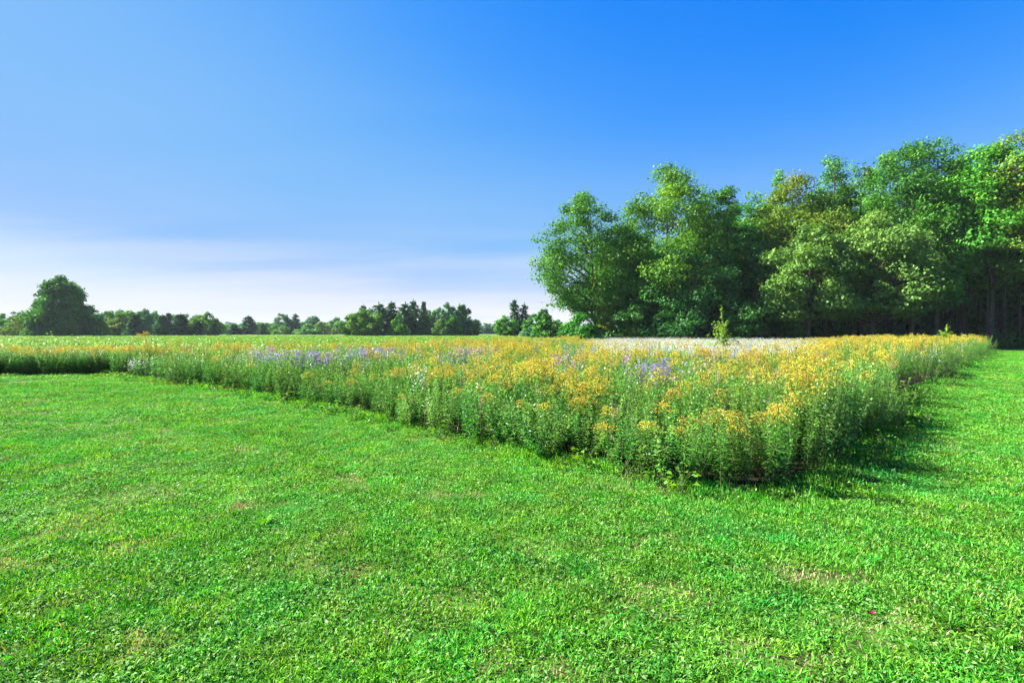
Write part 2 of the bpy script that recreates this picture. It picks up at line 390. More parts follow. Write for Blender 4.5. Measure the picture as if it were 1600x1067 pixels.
def broadleaf(seed, H, Wd, base, kind='tall', clumps=90, per=150, leaf=.30, trunk_r=.22, lean=(0, 0), clump_r=None, mat=None, bark=None, limbs=26, up=.55):
    """Returns (trunk mesh, crown mesh) standing at the origin."""
    r = np.random.default_rng(seed)
    bark = bark or M_bark
    clumps = int(clumps * 1.5); per = per * .74
    n = clumps
    t = r.random(n * 4) * .96; keep = r.random(n * 4) < profile(kind, t) ** 1.3; t = t[keep][:n]
    nl = max(5, clumps // 10); t = np.concatenate([t, np.linspace(.6, .97, nl)]); n = len(t)   # the leader's own clumps
    th = r.random(n) * 2 * np.pi
    lob = 1 + (.22 * np.sin(2 * th + r.random() * 6 + t * 3) + .14 * np.sin(5 * th + r.random() * 6 - t * 7)) * (1 - .7 * t)
    fr = .35 + .65 * r.random(n) ** .55
    fr[-nl:] *= .35
    rad = Wd * .48 * profile(kind, t) * lob * fr
    z = base + (H - base) * t
    cr = (clump_r * .85 if clump_r else Wd * .108) * (.55 + .9 * r.random(n)) * (1.1 - .5 * t)
    z = base + (z - base) * (H - base) / max(float((z + cr * .7).max()) - base, .1)
    cx = rad * np.cos(th) + lean[0] * z; cy = rad * np.sin(th) + lean[1] * z
    C = np.stack([cx, cy, z], 1)
    gap = np.linalg.norm(C[:, None] - C[None], axis=2) - .95 * (cr[:, None] + cr[None]); np.fill_diagonal(gap, 9)
    ok = (gap < 0).sum(1) >= 2                          # no clump floats on its own
    C, cr, rad, t, z = C[ok], cr[ok], rad[ok], t[ok], z[ok]; n = len(t)
    # trunk with limbs to the clumps
    g = Geo()
    zt = np.linspace(0, H * .9, 9)
    wob = np.cumsum(np.cumsum(r.normal(0, .009 * H / 9, (9, 2)), 0), 0); wob[0] = 0
    tp = np.stack([lean[0] * zt + wob[:, 0], lean[1] * zt + wob[:, 1], zt], 1)
    tr_ = trunk_r * (1 - zt / (H * .95)) ** .8; tr_[0] *= 1.45
    add_tube(g, tp, np.maximum(tr_, .02), 8, .5)
    for i in np.argsort(-rad * (.5 + r.random(n)))[:limbs]:
        d = math.hypot(C[i, 0] - lean[0] * C[i, 2], C[i, 1] - lean[1] * C[i, 2])
        zs = max(base * .75, min(C[i, 2] - d * up, H * .82))
        p0 = np.array([np.interp(zs, zt, tp[:, 0]), np.interp(zs, zt, tp[:, 1]), zs])
        p1 = p0 * .5 + C[i] * .5 + np.array([0, 0, .12 * d]) * r.normal(.4, .6)
        r0 = min(.5 * float(np.interp(zs, zt, tr_)), .03 + d * .022)
        add_tube(g, bez(p0, p1, C[i], 6), np.linspace(r0, .018, 6), 5, .5)
    trunk = g.mesh('trunk', bark, True)
    # crown: leaves on the shells of the clumps, facing outwards and up
    g = Geo()
    m = np.maximum((per * 1.5 * (cr / cr.mean()) ** 2).astype(int), 12)
    idx = np.repeat(np.arange(n), m); k = len(idx)
    d = unit(r.normal(size=(k, 3)))
    d[:, 2] = np.where(d[:, 2] < -.3, d[:, 2] * .5, d[:, 2])
    rr = cr[idx] * (.45 + .6 * r.random(k) ** .5)
    bump = 1 + .3 * np.sin(d[:, 0] * 5 + idx) * np.sin(d[:, 1] * 5 + idx * 1.7)
    P = C[idx] + d * (rr * bump)[:, None] * np.array([1.1, 1.1, .78])
    nrm = unit(d * .9 + np.array([0, 0, .45]) + r.normal(0, .42, (k, 3)))
    ax = unit(np.cross(nrm, r.normal(size=(k, 3))) + np.array([0, 0, -.25]))
    s = leaf * (.65 + .7 * r.random(k))
    gap = np.linalg.norm(C[:, None] - C[None], axis=2); near = np.argsort(gap, 1)[:, 1:5]      # sprays between neighbouring clumps
    fl = r.random(k) < .22; u_ = r.random(k)[:, None]
    P = np.where(fl[:, None], C[idx] * (1 - u_) + C[near[idx, r.integers(0, 4, k)]] * u_ + r.normal(0, .33, (k, 3)) * cr[idx][:, None], P)
    tint = np.clip(r.random(n)[idx] * .55 + r.random(k) * .45, 0, 1)
    add_leaves(g, P - ax * s[:, None] * .5, ax, nrm, s, s * (.62 + .25 * r.random(k)), tint, droop=.12)
    return trunk, g.mesh('crown', mat or T_maple)

def conifer(seed, H, Wd, base, mat=None, tiers=18, br=9, leaf=.45, per=9, ragged=.25, trunk_r=.15, power=.85):
    r = np.random.default_rng(seed)
    g = Geo(); zt = np.linspace(0, H, 6)
    add_tube(g, np.stack([zt * 0, zt * 0, zt], 1), np.linspace(trunk_r, .02, 6), 7, .5)
    c = Geo(); P, A, Nn, Sz, T = [], [], [], [], []
    for i in range(tiers):
        t = (i + .5 * r.random()) / tiers
        z = base + (H - base) * t
        ln = Wd * .5 * max(1 - t, .04) ** power
        for j in range(max(4, int(br * (1 - .5 * t)))):
            a = r.random() * 2 * np.pi; l = ln * (1 - ragged + ragged * 1.5 * r.random())
            e = np.array([math.cos(a) * l, math.sin(a) * l, z - l * .28 * r.random() + .1 * l])
            p = bez((0, 0, z), e * [.5, .5, 0] + np.array([0, 0, z + .06 * l]), e, per)
            if j % 3 == 0 and l > .5: add_tube(g, p[:-1], np.linspace(.035, .012, per - 1), 3, .4)
            tint = r.random()
            w = np.repeat(p[1:], 3, 0) + r.normal(0, .10 + .05 * l, ((per - 1) * 3, 3)) * [1, 1, .6]
            dr = np.tile(np.array([math.cos(a), math.sin(a), -.2]), (len(w), 1)) + r.normal(0, .55, (len(w), 3))
            P.append(w); A.append(dr); Nn.append(r.normal(0, .5, (len(w), 3)) + [0, 0, 1]); Sz.append(leaf * (.6 + .7 * r.random(len(w)))); T.append(np.clip(tint * .6 + .4 * r.random(len(w)), 0, 1))
    tp = np.array([[0, 0, H - .3 * k_] for k_ in range(4)])
    P.append(tp); A.append(np.tile([0, 0, 1.0], (4, 1))); Nn.append(np.tile([1.0, .2, 0], (4, 1))); Sz.append(np.full(4, leaf)); T.append(np.full(4, .5))
    P, A, Nn, Sz, T = map(np.concatenate, (P, A, Nn, Sz, T))
    add_leaves(c, P, A, Nn, Sz, Sz * .5, T, droop=.1)
    return g.mesh('trunk', M_bark, True), c.mesh('crown', mat or T_need)

def plant_tree(name, meshes, label, loc, rz=0.0, scale=1.0, group=None, cat='tree', mat=None):
    o = thing(name, label, cat, loc, rz, scale, group)
    link('trunk', meshes[0], o); c = link('crown', meshes[1], o)
    if mat:
        c.material_slots[0].link = 'OBJECT'; c.material_slots[0].material = mat
    return o

def wood_top(py, d): return CAM_H + (HORIZON - py) / F_PX * d

# --- the wood on the right: front row, one tree each (photo column of the trunk, distance, top row, crown width px, ...)
def wood_tree(seed, px, d, top, wpx, base, label, kind='tall', mat=T_maple, clumps=95, per=170, leaf=.25, lean=(0, 0), name='maple_tree', trunk_r=.26, bark=None, limbs=28, group=None, clump_r=None):
    H = wood_top(top, d); Wd = wpx * 1.22 / F_PX * d
    ms = broadleaf(seed, H, Wd, base, kind, clumps, per, leaf, trunk_r, lean, mat=mat, bark=bark, limbs=limbs, clump_r=clump_r)
    return plant_tree(name, ms, label, (at(px, d), d, 0), 0, 1.0, group)

wood_tree(11, 930, 66, 299, 128, 3.0, 'dark green tree at the left end of the wood with branches arching over the field', clumps=120, per=150, leaf=.25, lean=(-.05, 0), trunk_r=.24, limbs=50)
wood_tree(12, 1040, 64, 258, 150, 2.6, 'tallest tree of the left part of the wood with a broad rounded top', clumps=130, per=165, mat=T_fresh)
wood_tree(13, 1132, 63, 291, 100, 2.4, 'narrow dark tree with a pointed top right of the tall rounded tree', clumps=100, per=160, mat=T_maple)
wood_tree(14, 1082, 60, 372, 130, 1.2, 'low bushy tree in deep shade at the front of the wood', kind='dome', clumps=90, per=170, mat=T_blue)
wood_tree(15, 1214, 84, 266, 70, 6, 'upright bright green tree whose spiky top peeks over the yellowing tree', kind='cone', clumps=60, per=130, mat=T_fresh, leaf=.28)
wood_tree(16, 1245, 64, 272, 140, 4, 'yellowing olive brown maple behind the pale round maples', clumps=115, per=170, mat=T_olive)
wood_tree(17, 1300, 66, 243, 120, 5, 'dark topped tree just right of the yellowing olive maple', clumps=100, per=160, mat=T_maple)
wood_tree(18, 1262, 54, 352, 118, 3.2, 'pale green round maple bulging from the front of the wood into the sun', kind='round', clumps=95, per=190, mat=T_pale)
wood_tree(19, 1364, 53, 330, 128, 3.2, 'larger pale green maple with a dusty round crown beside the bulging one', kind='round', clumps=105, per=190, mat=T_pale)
wood_tree(20, 1345, 68, 252, 80, 7, 'tree with an orange tinged top between two darker trees', clumps=70, per=150, mat=T_red)
wood_tree(21, 1425, 58, 222, 150, 6.5, 'tall deep green maple with a broad top near the right side', clumps=125, per=175, mat=T_maple, trunk_r=.3)
wood_tree(22, 1497, 70, 226, 110, 8, 'blue green tree top showing behind between the two tallest maples', clumps=80, per=150, mat=T_blue)
wood_tree(23, 1548, 55, 226, 150, 6.8, 'bright green maple with a wide crown and bare lower trunk', clumps=120, per=175, mat=T_fresh, trunk_r=.3)
wood_tree(24, 1622, 53, 186, 150, 6.5, 'tall maple with rusty red leaves in its top at the right edge', clumps=125, per=175, mat=T_red, trunk_r=.32)
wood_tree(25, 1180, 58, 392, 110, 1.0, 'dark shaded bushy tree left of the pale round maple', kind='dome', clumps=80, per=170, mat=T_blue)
wood_tree(26, 990, 66, 352, 125, 2.0, 'sunlit yellow green tree filling the gap behind the end of the wood', clumps=80, per=150, mat=T_fresh)
wood_tree(27, 1462, 52, 415, 70, 4.2, 'slim young maple under the tall trees near the mown lawn', clumps=45, per=150, mat=T_maple, trunk_r=.12)
wood_tree(28, 1750, 50, 190, 160, 6, 'big maple beyond the right end of the lawn strip', clumps=110, per=150, mat=T_maple, trunk_r=.32)
wood_tree(29, 934, 60, 430, 34, .8, 'slender yellow green young tree at the left foot of the wood', kind='dome', clumps=40, per=80, mat=T_olive, leaf=.25, name='young_tree', trunk_r=.07)
wood_tree(30, 905, 57, 489, 62, .2, 'rounded dark green bush at the left foot of the wood', kind='dome', clumps=45, per=120, mat=T_maple, leaf=.22, name='bush', trunk_r=.06)
wood_tree(31, 992, 60, 470, 90, .2, 'low dark bush under the tall rounded tree', kind='dome', clumps=50, per=120, mat=T_blue, leaf=.25, name='bush', trunk_r=.06)
wood_tree(32, 978, 70, 328, 140, 3, 'green tree top in the dip between the end tree and the tall rounded tree', clumps=105, per=130, mat=T_maple)
wood_tree(33, 1172, 73, 302, 130, 4, 'green tree top left of the yellowing olive maple', clumps=105, per=130, mat=T_fresh)
wood_tree(34, 1105, 76, 294, 120, 5, 'tree top showing behind the dark pointed tree', clumps=95, per=130, mat=T_maple)
wood_tree(35, 1385, 72, 238, 90, 7, 'leafy tree top left of the tall deep green maple', clumps=70, per=120, mat=T_fresh)
wood_tree(36, 1460, 70, 236, 100, 8, 'dark tree top just right of the tall deep green maple', clumps=75, per=120, mat=T_blue)
wood_tree(37, 1162, 67, 318, 105, 2, 'full green tree closing the dip left of the yellowing olive maple', clumps=95, per=140, mat=T_maple)
wood_tree(38, 1328, 69, 258, 110, 5, 'full green crown between the orange tinged tree and the dark topped one', clumps=95, per=130, mat=T_fresh)
# deeper in the wood: copies of a few meshes
deep = [broadleaf(40 + i, 20, 10, 5.5, 'tall', 70, 42, .55, .24, mat=T_maple, limbs=12) for i in range(3)]
deep_low = [broadleaf(50 + i, 18, 10, .6, 'dome', 60, 38, .85, .24, mat=T_maple, limbs=6, clump_r=2.0) for i in range(3)]
r = np.random.default_rng(5)
k = 0
for row, (off, n) in enumerate([(9, 12), (16, 13), (24, 12), (32, 16), (38, 18)]):
    for i in range(n):
        u = (i + .25 + .5 * r.random()) / n
        x = 9 + u * 78 + off * .25; y = 73.5 - (x - 6) * .40 + off + r.normal(0, 1.0)
        s = .82 + .25 * r.random()
        if x < 26: s *= .85
        if row >= 3: s *= .9
        plant_tree('maple_tree', (deep if row < 3 else deep_low)[k % 3], 'tree standing deeper in the wood behind the front row', (x, y, 0), r.random() * 6.28, s, 'trees deeper in the wood',
                   mat=[None, T_fresh, T_blue][int(r.integers(3))]); k += 1
# trunks of slim poles seen under the crowns at the right
pole_m = [broadleaf(60 + i, 15, 3.6, 8.5, 'tall', 26, 90, .36, .11, mat=T_maple, bark=[M_bark, M_bark2][i], limbs=8) for i in range(2)]
for i, (px, d) in enumerate([(1440, 60), (1466, 57), (1487, 63), (1510, 58), (1527, 66), (1541, 56), (1556, 62), (1572, 59), (1580, 66), (1592, 57), (1612, 62)]):
    pale = px in (1541, 1572, 1580)
    plant_tree('young_tree', pole_m[1 if pale else 0], 'slim tree with a pale sunlit trunk under the maples at the right' if pale else 'slim dark trunked tree under the tall maples at the right',
               (at(px, d), d, 0), i * 1.3, .9 + .02 * (i % 5), 'pale slim trunks at the right' if pale else 'slim dark trunks at the right')
# undergrowth of the wood: one mass
g = Geo(); n = 260
ux = 8 + r.random(n) * 80; uy = 72.5 - (ux - 6) * .42 + 2.5 + r.random(n) ** 1.5 * 24
uz = .3 + r.random(n) * np.where(ux > 46, 1.0, 2.4)
idx = np.repeat(np.arange(n), 75); k_ = len(idx); d_ = unit(r.normal(size=(k_, 3)))
P_ = np.stack([ux, uy, uz], 1)[idx] + d_ * (.5 + .8 * r.random(n))[idx][:, None] * np.array([1.3, 1.3, .8]); P_[:, 2] = np.abs(P_[:, 2])
nr = unit(d_ + [0, 0, .6] + r.normal(0, .5, (k_, 3))); ax_ = unit(np.cross(nr, r.normal(size=(k_, 3))))
add_leaves(g, P_, ax_, nr, .26, .18, r.random(k_), droop=.1)
tag(link('undergrowth', g.mesh('undergrowth', T_maple)), 'dark leafy undergrowth on the floor of the wood', 'undergrowth', kind='stuff')

# --- the far side of the field
big = broadleaf(70, 1.6 + (520 - 430) / 800 * 150, 78 / 800 * 150, .9, 'dome', 190, 110, .60, .45, mat=T_maple, limbs=40, clump_r=1.9)
plant_tree('shade_tree', big, 'large round crowned tree standing alone at the left of the field', (at(96, 150), 150, 0))
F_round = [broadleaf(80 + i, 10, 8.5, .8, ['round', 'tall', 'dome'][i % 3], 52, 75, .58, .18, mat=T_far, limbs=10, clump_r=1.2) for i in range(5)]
F_spr = [conifer(90 + i, 10, 5.2, .3, tiers=20, br=11, leaf=.7, per=6) for i in range(2)]
F_pine = [conifer(95 + i, 10, 5.0, .8, tiers=18, br=10, leaf=.75, per=6, ragged=.75, power=.5) for i in range(3)]
F_shrub = [broadleaf(100 + i, 4, 6, .2, 'dome', 24, 60, .42, .08, mat=T_far, limbs=4, clump_r=.85) for i in range(2)]

def far(px, top, wpx, d, kind, label, mat=None, group=None, vi=0):
    H = wood_top(top - 1.5, d); w = wpx * 1.3 / F_PX * d
    lib, h0, w0 = {'r': (F_round, 10, 8.5), 's': (F_spr, 10, 5.2), 'p': (F_pine, 10, 5.0), 'b': (F_shrub, 4, 6)}[kind]
    nm = {'r': 'deciduous_tree', 's': 'spruce_tree', 'p': 'pine_tree', 'b': 'shrub'}[kind]
    plant_tree(nm, lib[vi % len(lib)], label, (at(px, d), d, 0), (px * .37) % 6.28, (w / w0, w / w0, H / h0), group, 'shrub' if kind == 'b' else 'tree', mat)

HR = 'hedgerow trees along the far left of the field'
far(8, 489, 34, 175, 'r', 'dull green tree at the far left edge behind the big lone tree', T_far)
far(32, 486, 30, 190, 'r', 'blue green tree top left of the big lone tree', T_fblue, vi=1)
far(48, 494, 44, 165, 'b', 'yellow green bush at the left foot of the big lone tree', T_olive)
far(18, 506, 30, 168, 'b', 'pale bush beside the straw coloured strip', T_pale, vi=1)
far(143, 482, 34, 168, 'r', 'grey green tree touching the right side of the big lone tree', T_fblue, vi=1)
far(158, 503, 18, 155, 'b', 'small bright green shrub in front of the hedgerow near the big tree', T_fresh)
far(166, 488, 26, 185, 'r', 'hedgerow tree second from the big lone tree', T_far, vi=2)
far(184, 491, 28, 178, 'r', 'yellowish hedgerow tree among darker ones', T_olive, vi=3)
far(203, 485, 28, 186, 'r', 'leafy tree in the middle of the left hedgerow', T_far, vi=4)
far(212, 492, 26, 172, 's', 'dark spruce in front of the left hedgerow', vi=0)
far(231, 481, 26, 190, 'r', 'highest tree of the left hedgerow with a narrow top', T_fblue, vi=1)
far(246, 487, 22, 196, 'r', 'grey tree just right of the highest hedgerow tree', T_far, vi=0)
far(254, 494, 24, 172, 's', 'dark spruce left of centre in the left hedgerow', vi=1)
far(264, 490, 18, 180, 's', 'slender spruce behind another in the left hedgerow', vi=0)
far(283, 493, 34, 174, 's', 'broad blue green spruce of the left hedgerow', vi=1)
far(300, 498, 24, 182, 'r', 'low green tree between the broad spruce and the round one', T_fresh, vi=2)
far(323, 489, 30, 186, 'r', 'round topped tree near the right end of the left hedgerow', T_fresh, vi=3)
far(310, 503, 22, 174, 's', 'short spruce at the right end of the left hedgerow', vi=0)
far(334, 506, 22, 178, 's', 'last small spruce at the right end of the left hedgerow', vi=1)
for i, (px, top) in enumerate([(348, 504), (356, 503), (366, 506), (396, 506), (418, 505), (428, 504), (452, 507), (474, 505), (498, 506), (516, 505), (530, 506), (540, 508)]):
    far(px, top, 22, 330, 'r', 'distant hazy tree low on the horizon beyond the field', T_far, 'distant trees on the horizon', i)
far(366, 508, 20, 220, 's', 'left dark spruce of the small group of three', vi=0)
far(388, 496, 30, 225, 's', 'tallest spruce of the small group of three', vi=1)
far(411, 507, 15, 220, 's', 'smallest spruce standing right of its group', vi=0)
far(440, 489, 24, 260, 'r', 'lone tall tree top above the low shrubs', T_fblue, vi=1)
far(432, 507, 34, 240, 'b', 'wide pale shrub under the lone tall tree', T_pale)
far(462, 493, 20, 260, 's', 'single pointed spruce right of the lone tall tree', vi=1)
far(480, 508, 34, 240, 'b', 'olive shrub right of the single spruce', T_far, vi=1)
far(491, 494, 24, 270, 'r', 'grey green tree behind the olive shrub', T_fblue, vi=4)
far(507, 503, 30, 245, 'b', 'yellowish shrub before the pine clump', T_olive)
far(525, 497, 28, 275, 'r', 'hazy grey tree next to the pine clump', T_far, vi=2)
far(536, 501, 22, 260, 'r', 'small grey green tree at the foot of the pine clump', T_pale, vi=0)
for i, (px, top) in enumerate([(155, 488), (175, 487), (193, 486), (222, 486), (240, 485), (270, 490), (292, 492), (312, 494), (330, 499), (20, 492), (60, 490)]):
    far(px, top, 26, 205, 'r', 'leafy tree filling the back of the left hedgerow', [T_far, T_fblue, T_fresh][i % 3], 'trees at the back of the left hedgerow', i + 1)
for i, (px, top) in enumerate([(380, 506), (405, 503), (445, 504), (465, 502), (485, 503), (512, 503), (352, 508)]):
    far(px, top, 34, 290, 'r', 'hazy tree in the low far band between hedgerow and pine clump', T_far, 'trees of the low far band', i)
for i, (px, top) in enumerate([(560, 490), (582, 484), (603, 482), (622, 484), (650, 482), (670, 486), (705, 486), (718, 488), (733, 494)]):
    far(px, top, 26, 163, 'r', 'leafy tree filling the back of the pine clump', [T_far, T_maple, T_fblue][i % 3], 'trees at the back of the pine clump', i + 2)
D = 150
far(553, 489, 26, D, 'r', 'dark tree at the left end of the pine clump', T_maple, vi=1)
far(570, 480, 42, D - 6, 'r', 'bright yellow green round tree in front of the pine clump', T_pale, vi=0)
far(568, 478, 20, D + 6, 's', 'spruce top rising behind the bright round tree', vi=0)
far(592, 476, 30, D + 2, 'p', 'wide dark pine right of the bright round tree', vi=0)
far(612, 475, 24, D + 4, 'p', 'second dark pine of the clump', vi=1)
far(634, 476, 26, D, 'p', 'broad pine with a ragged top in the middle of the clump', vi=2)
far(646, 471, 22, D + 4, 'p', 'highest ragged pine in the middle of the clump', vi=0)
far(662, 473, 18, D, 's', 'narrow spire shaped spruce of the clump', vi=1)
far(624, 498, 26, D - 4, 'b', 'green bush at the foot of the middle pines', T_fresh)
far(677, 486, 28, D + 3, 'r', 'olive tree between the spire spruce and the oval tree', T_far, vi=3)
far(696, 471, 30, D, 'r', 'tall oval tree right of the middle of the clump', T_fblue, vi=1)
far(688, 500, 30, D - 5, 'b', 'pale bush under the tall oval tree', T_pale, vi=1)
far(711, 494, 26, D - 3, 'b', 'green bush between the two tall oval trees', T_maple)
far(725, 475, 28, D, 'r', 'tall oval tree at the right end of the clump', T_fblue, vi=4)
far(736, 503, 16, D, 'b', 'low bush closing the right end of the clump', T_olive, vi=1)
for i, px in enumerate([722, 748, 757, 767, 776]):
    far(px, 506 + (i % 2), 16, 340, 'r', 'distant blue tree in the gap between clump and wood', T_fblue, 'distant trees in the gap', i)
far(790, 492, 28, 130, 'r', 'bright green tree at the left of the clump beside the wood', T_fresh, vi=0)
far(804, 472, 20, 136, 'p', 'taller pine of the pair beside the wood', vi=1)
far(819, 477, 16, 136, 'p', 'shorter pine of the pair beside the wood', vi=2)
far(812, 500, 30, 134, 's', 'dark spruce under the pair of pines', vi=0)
far(838, 492, 34, 120, 'r', 'dark tree in the shade next to the wood', T_maple, vi=3)
far(853, 484, 34, 90, 'r', 'small green tree under the left end of the wood', T_maple, vi=2)
far(866, 500, 44, 100, 'b', 'dark shrub behind the left end of the wood', T_fblue, vi=0)
far(834, 510, 40, 118, 'b', 'low dark shrub along the field edge by the wood', T_fblue, vi=1)

# ------------------------------------------------------------------ meadow plants: mesh kits
def stem_pts(r, h, bend): 
    t = np.linspace(0, 1, 6); a = r.random() * 6.28
    return np.stack([np.cos(a) * bend * t ** 1.7, np.sin(a) * bend * t ** 1.7, t * h], 1)

def on(pts, t):
    k_ = np.linspace(0, 1, len(pts))
    return np.stack([np.interp(t, k_, pts[:, i]) for i in range(3)], 1)

def kit_goldenrod(seed, head=True, leaf_w=.018, leaf_l=.09, n=72, mat=None):
    """unit height 1 m: (stem, foliage, flower head or None)"""
    r = np.random.default_rng(seed); st = stem_pts(r, 1.0, .10)
    g = Geo(); add_tube(g, st, np.linspace(.0042, .0022, 6), 5, r.random())
    stem = g.mesh('stem', M_stem, True)
    g = Geo(); top = .86 if head else .99
    t = np.sort(.10 + (top - .10) * r.random(n) ** .8); a = np.arange(n) * 2.4 + r.normal(0, .3, n)
    up = .15 + .75 * t + (0 if head else .35 * sstep(.8, 1, t))
    ax = np.stack([np.cos(a), np.sin(a), up + r.normal(0, .2, n)], 1)
    nr = np.stack([-np.cos(a) * .5, -np.sin(a) * .5, np.ones(n)], 1) + r.normal(0, .25, (n, 3))
    L = leaf_l * (1.15 - .5 * t) * (.75 + .5 * r.random(n))
    L = np.where(t < .25, L * .7, L)
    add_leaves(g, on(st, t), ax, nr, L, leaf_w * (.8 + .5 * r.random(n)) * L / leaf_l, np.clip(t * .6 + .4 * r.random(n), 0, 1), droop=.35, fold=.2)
    if not head:
        m = 12; a2 = r.random(m) * 6.28
        ax2 = np.stack([np.cos(a2) * .5, np.sin(a2) * .5, np.ones(m)], 1)
        add_leaves(g, on(st, np.full(m, .975)), ax2, np.stack([-np.cos(a2), -np.sin(a2), np.full(m, .4)], 1), leaf_l * .6, leaf_w * .7, .9, droop=0)
    fol = g.mesh('foliage', mat or M_goldleaf)
    hd = None
    if head:
        g = Geo(); nb = 22
        for i in range(nb):
            t0 = .78 + .22 * i / nb; p0 = on(st, np.array([t0]))[0]
            a = i * 2.4 + r.normal(0, .3); l = .125 * (1.1 - .75 * (i / nb)) * (.75 + .5 * r.random())
            d = np.array([math.cos(a), math.sin(a), 0])
            p = bez(p0, p0 + d * l * .6 + [0, 0, l * .65], p0 + d * l * 1.15 + [0, 0, l * .25], 9)
            if i % 2 == 0: add_tube(g, p[::2], .0013, 3, .2, 1)
            q = np.repeat(p[2:], 2, 0) + r.normal(0, .006, (14, 3)) + [0, 0, .004]
            add_leaves(g, q, r.normal(0, 1, (14, 3)) + [0, 0, .5], r.normal(0, .6, (14, 3)) + [0, 0, 1], .015 * (.7 + .6 * r.random(14)), .011, np.clip(.5 + .5 * r.normal(0, .6, 14), 0, 1), fold=0)
        hd = g.mesh('flower_head', [M_gold, M_stem])
    return stem, fol, hd

def kit_aster(seed, pet, spread=.16, heads=46, fsize=.024, nl=60):
    r = np.random.default_rng(seed); g = Geo(); gl = Geo(); gf = Geo()
    st = stem_pts(r, .72, .05); add_tube(g, st, np.linspace(.004, .0025, 6), 5, .3)
    tips = []
    for i in range(15):
        t0 = .5 + .5 * r.random(); p0 = on(st, np.array([t0]))[0]; a = r.random() * 6.28; l = spread * (.4 + .8 * r.random())
        e = p0 + np.array([math.cos(a) * l, math.sin(a) * l, .12 + .22 * r.random() * 1.2])
        e[2] = min(e[2], 1.0)
        p = bez(p0, p0 * .4 + e * .6 - [0, 0, .03], e, 5); add_tube(g, p, np.linspace(.0022, .001, 5), 3, .4); tips.append(p)
    n = nl; t = .1 + .85 * r.random(n); a = r.random(n) * 6.28
    add_leaves(gl, on(st, t), np.stack([np.cos(a), np.sin(a), .4 + 0 * a], 1), np.stack([0 * a, 0 * a, 1 + 0 * a], 1) + r.normal(0, .3, (n, 3)), .07 * (.6 + .6 * r.random(n)), .014, r.random(n), droop=.3)
    for p in tips:
        b = np.repeat(p, 2, 0); aa = r.random(len(b)) * 6.28
        add_leaves(gl, b, np.stack([np.cos(aa), np.sin(aa), .5 + 0 * aa], 1), r.normal(0, .4, (len(b), 3)) + [0, 0, 1], .03, .008, r.random(len(b)), droop=.1)
    for i in range(heads):
        p = tips[i % len(tips)]; c = p[-1 - (i // len(tips)) % 3] + r.normal(0, .018, 3) + [0, 0, .01]
        nz = unit(np.array([r.normal(0, .35), r.normal(0, .35), 1.0])); u = unit(np.cross(nz, [1, .1, 0])); w = np.cross(nz, u)
        m = 9; th = np.arange(m) * 2 * np.pi / m + r.random()
        ax = np.cos(th)[:, None] * u + np.sin(th)[:, None] * w + nz * .15
        add_leaves(gf, np.tile(c, (m, 1)), ax, np.tile(nz, (m, 1)), fsize * .55, fsize * .3, r.random(m), fold=0, wide=.6)
        add_leaves(gf, (c - u * fsize * .16 + nz * .002)[None], u[None], nz[None], fsize * .32, fsize * .32, .5, mi=1, fold=0, wide=.5)
    return g.mesh('stem', M_stem, True), gl.mesh('foliage', M_weedleaf), gf.mesh('flower_head', [pet, M_eye])

def kit_bush(seed, mat, leaf_l=.085, leaf_w=.022, stems=6, n=34):
    r = np.random.default_rng(seed); g = Geo(); gl = Geo()
    for i in range(stems):
        a = i * 6.28 / stems + r.normal(0, .4); sp = .05 + .20 * r.random(); h = .70 + .30 * r.random()
        st = bez((0, 0, 0), (math.cos(a) * sp * .8, math.sin(a) * sp * .8, h * .45), (math.cos(a) * sp * 1.1, math.sin(a) * sp * 1.1, h), 7)
        add_tube(g, st, np.linspace(.0042, .0016, 7), 4, r.random())
        t = .08 + .92 * r.random(n) ** .75; b = np.arange(n) * 2.4 + r.normal(0, .4, n)
        gl_up = .1 + .8 * t + .5 * sstep(.85, 1, t)
        L = leaf_l * (1.2 - .6 * t) * (.6 + .7 * r.random(n))
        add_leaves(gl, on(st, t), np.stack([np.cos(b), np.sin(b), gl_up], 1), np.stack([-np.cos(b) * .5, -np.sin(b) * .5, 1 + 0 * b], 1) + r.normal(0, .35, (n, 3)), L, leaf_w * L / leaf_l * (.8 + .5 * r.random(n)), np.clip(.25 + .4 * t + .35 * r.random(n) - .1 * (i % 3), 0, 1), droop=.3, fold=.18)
    return g.mesh('stem', M_stem, True), gl.mesh('foliage', mat), None

def kit_dry(seed):
    r = np.random.default_rng(seed); g = Geo(); st = stem_pts(r, 1, .12)
    add_tube(g, st, np.linspace(.004, .0016, 6), 4, .5)
    n = 8; t = .15 + .6 * r.random(n); a = r.random(n) * 6.28
    add_leaves(g, on(st, t), np.stack([np.cos(a), np.sin(a), .6 + 0 * a], 1), r.normal(0, .4, (n, 3)) + [0, 0, 1], .16, .008, r.random(n), droop=.6)
    stem = g.mesh('stem', M_dry, True); g = Geo(); n = 70
    t = .8 + .2 * r.random(n)
    add_leaves(g, on(st, t) + r.normal(0, .018, (n, 3)), r.normal(0, .7, (n, 3)) + [0, 0, .6], r.normal(0, 1, (n, 3)), .02, .009, .4 + .6 * r.random(n))
    return stem, None, g.mesh('seed_head', M_dry)

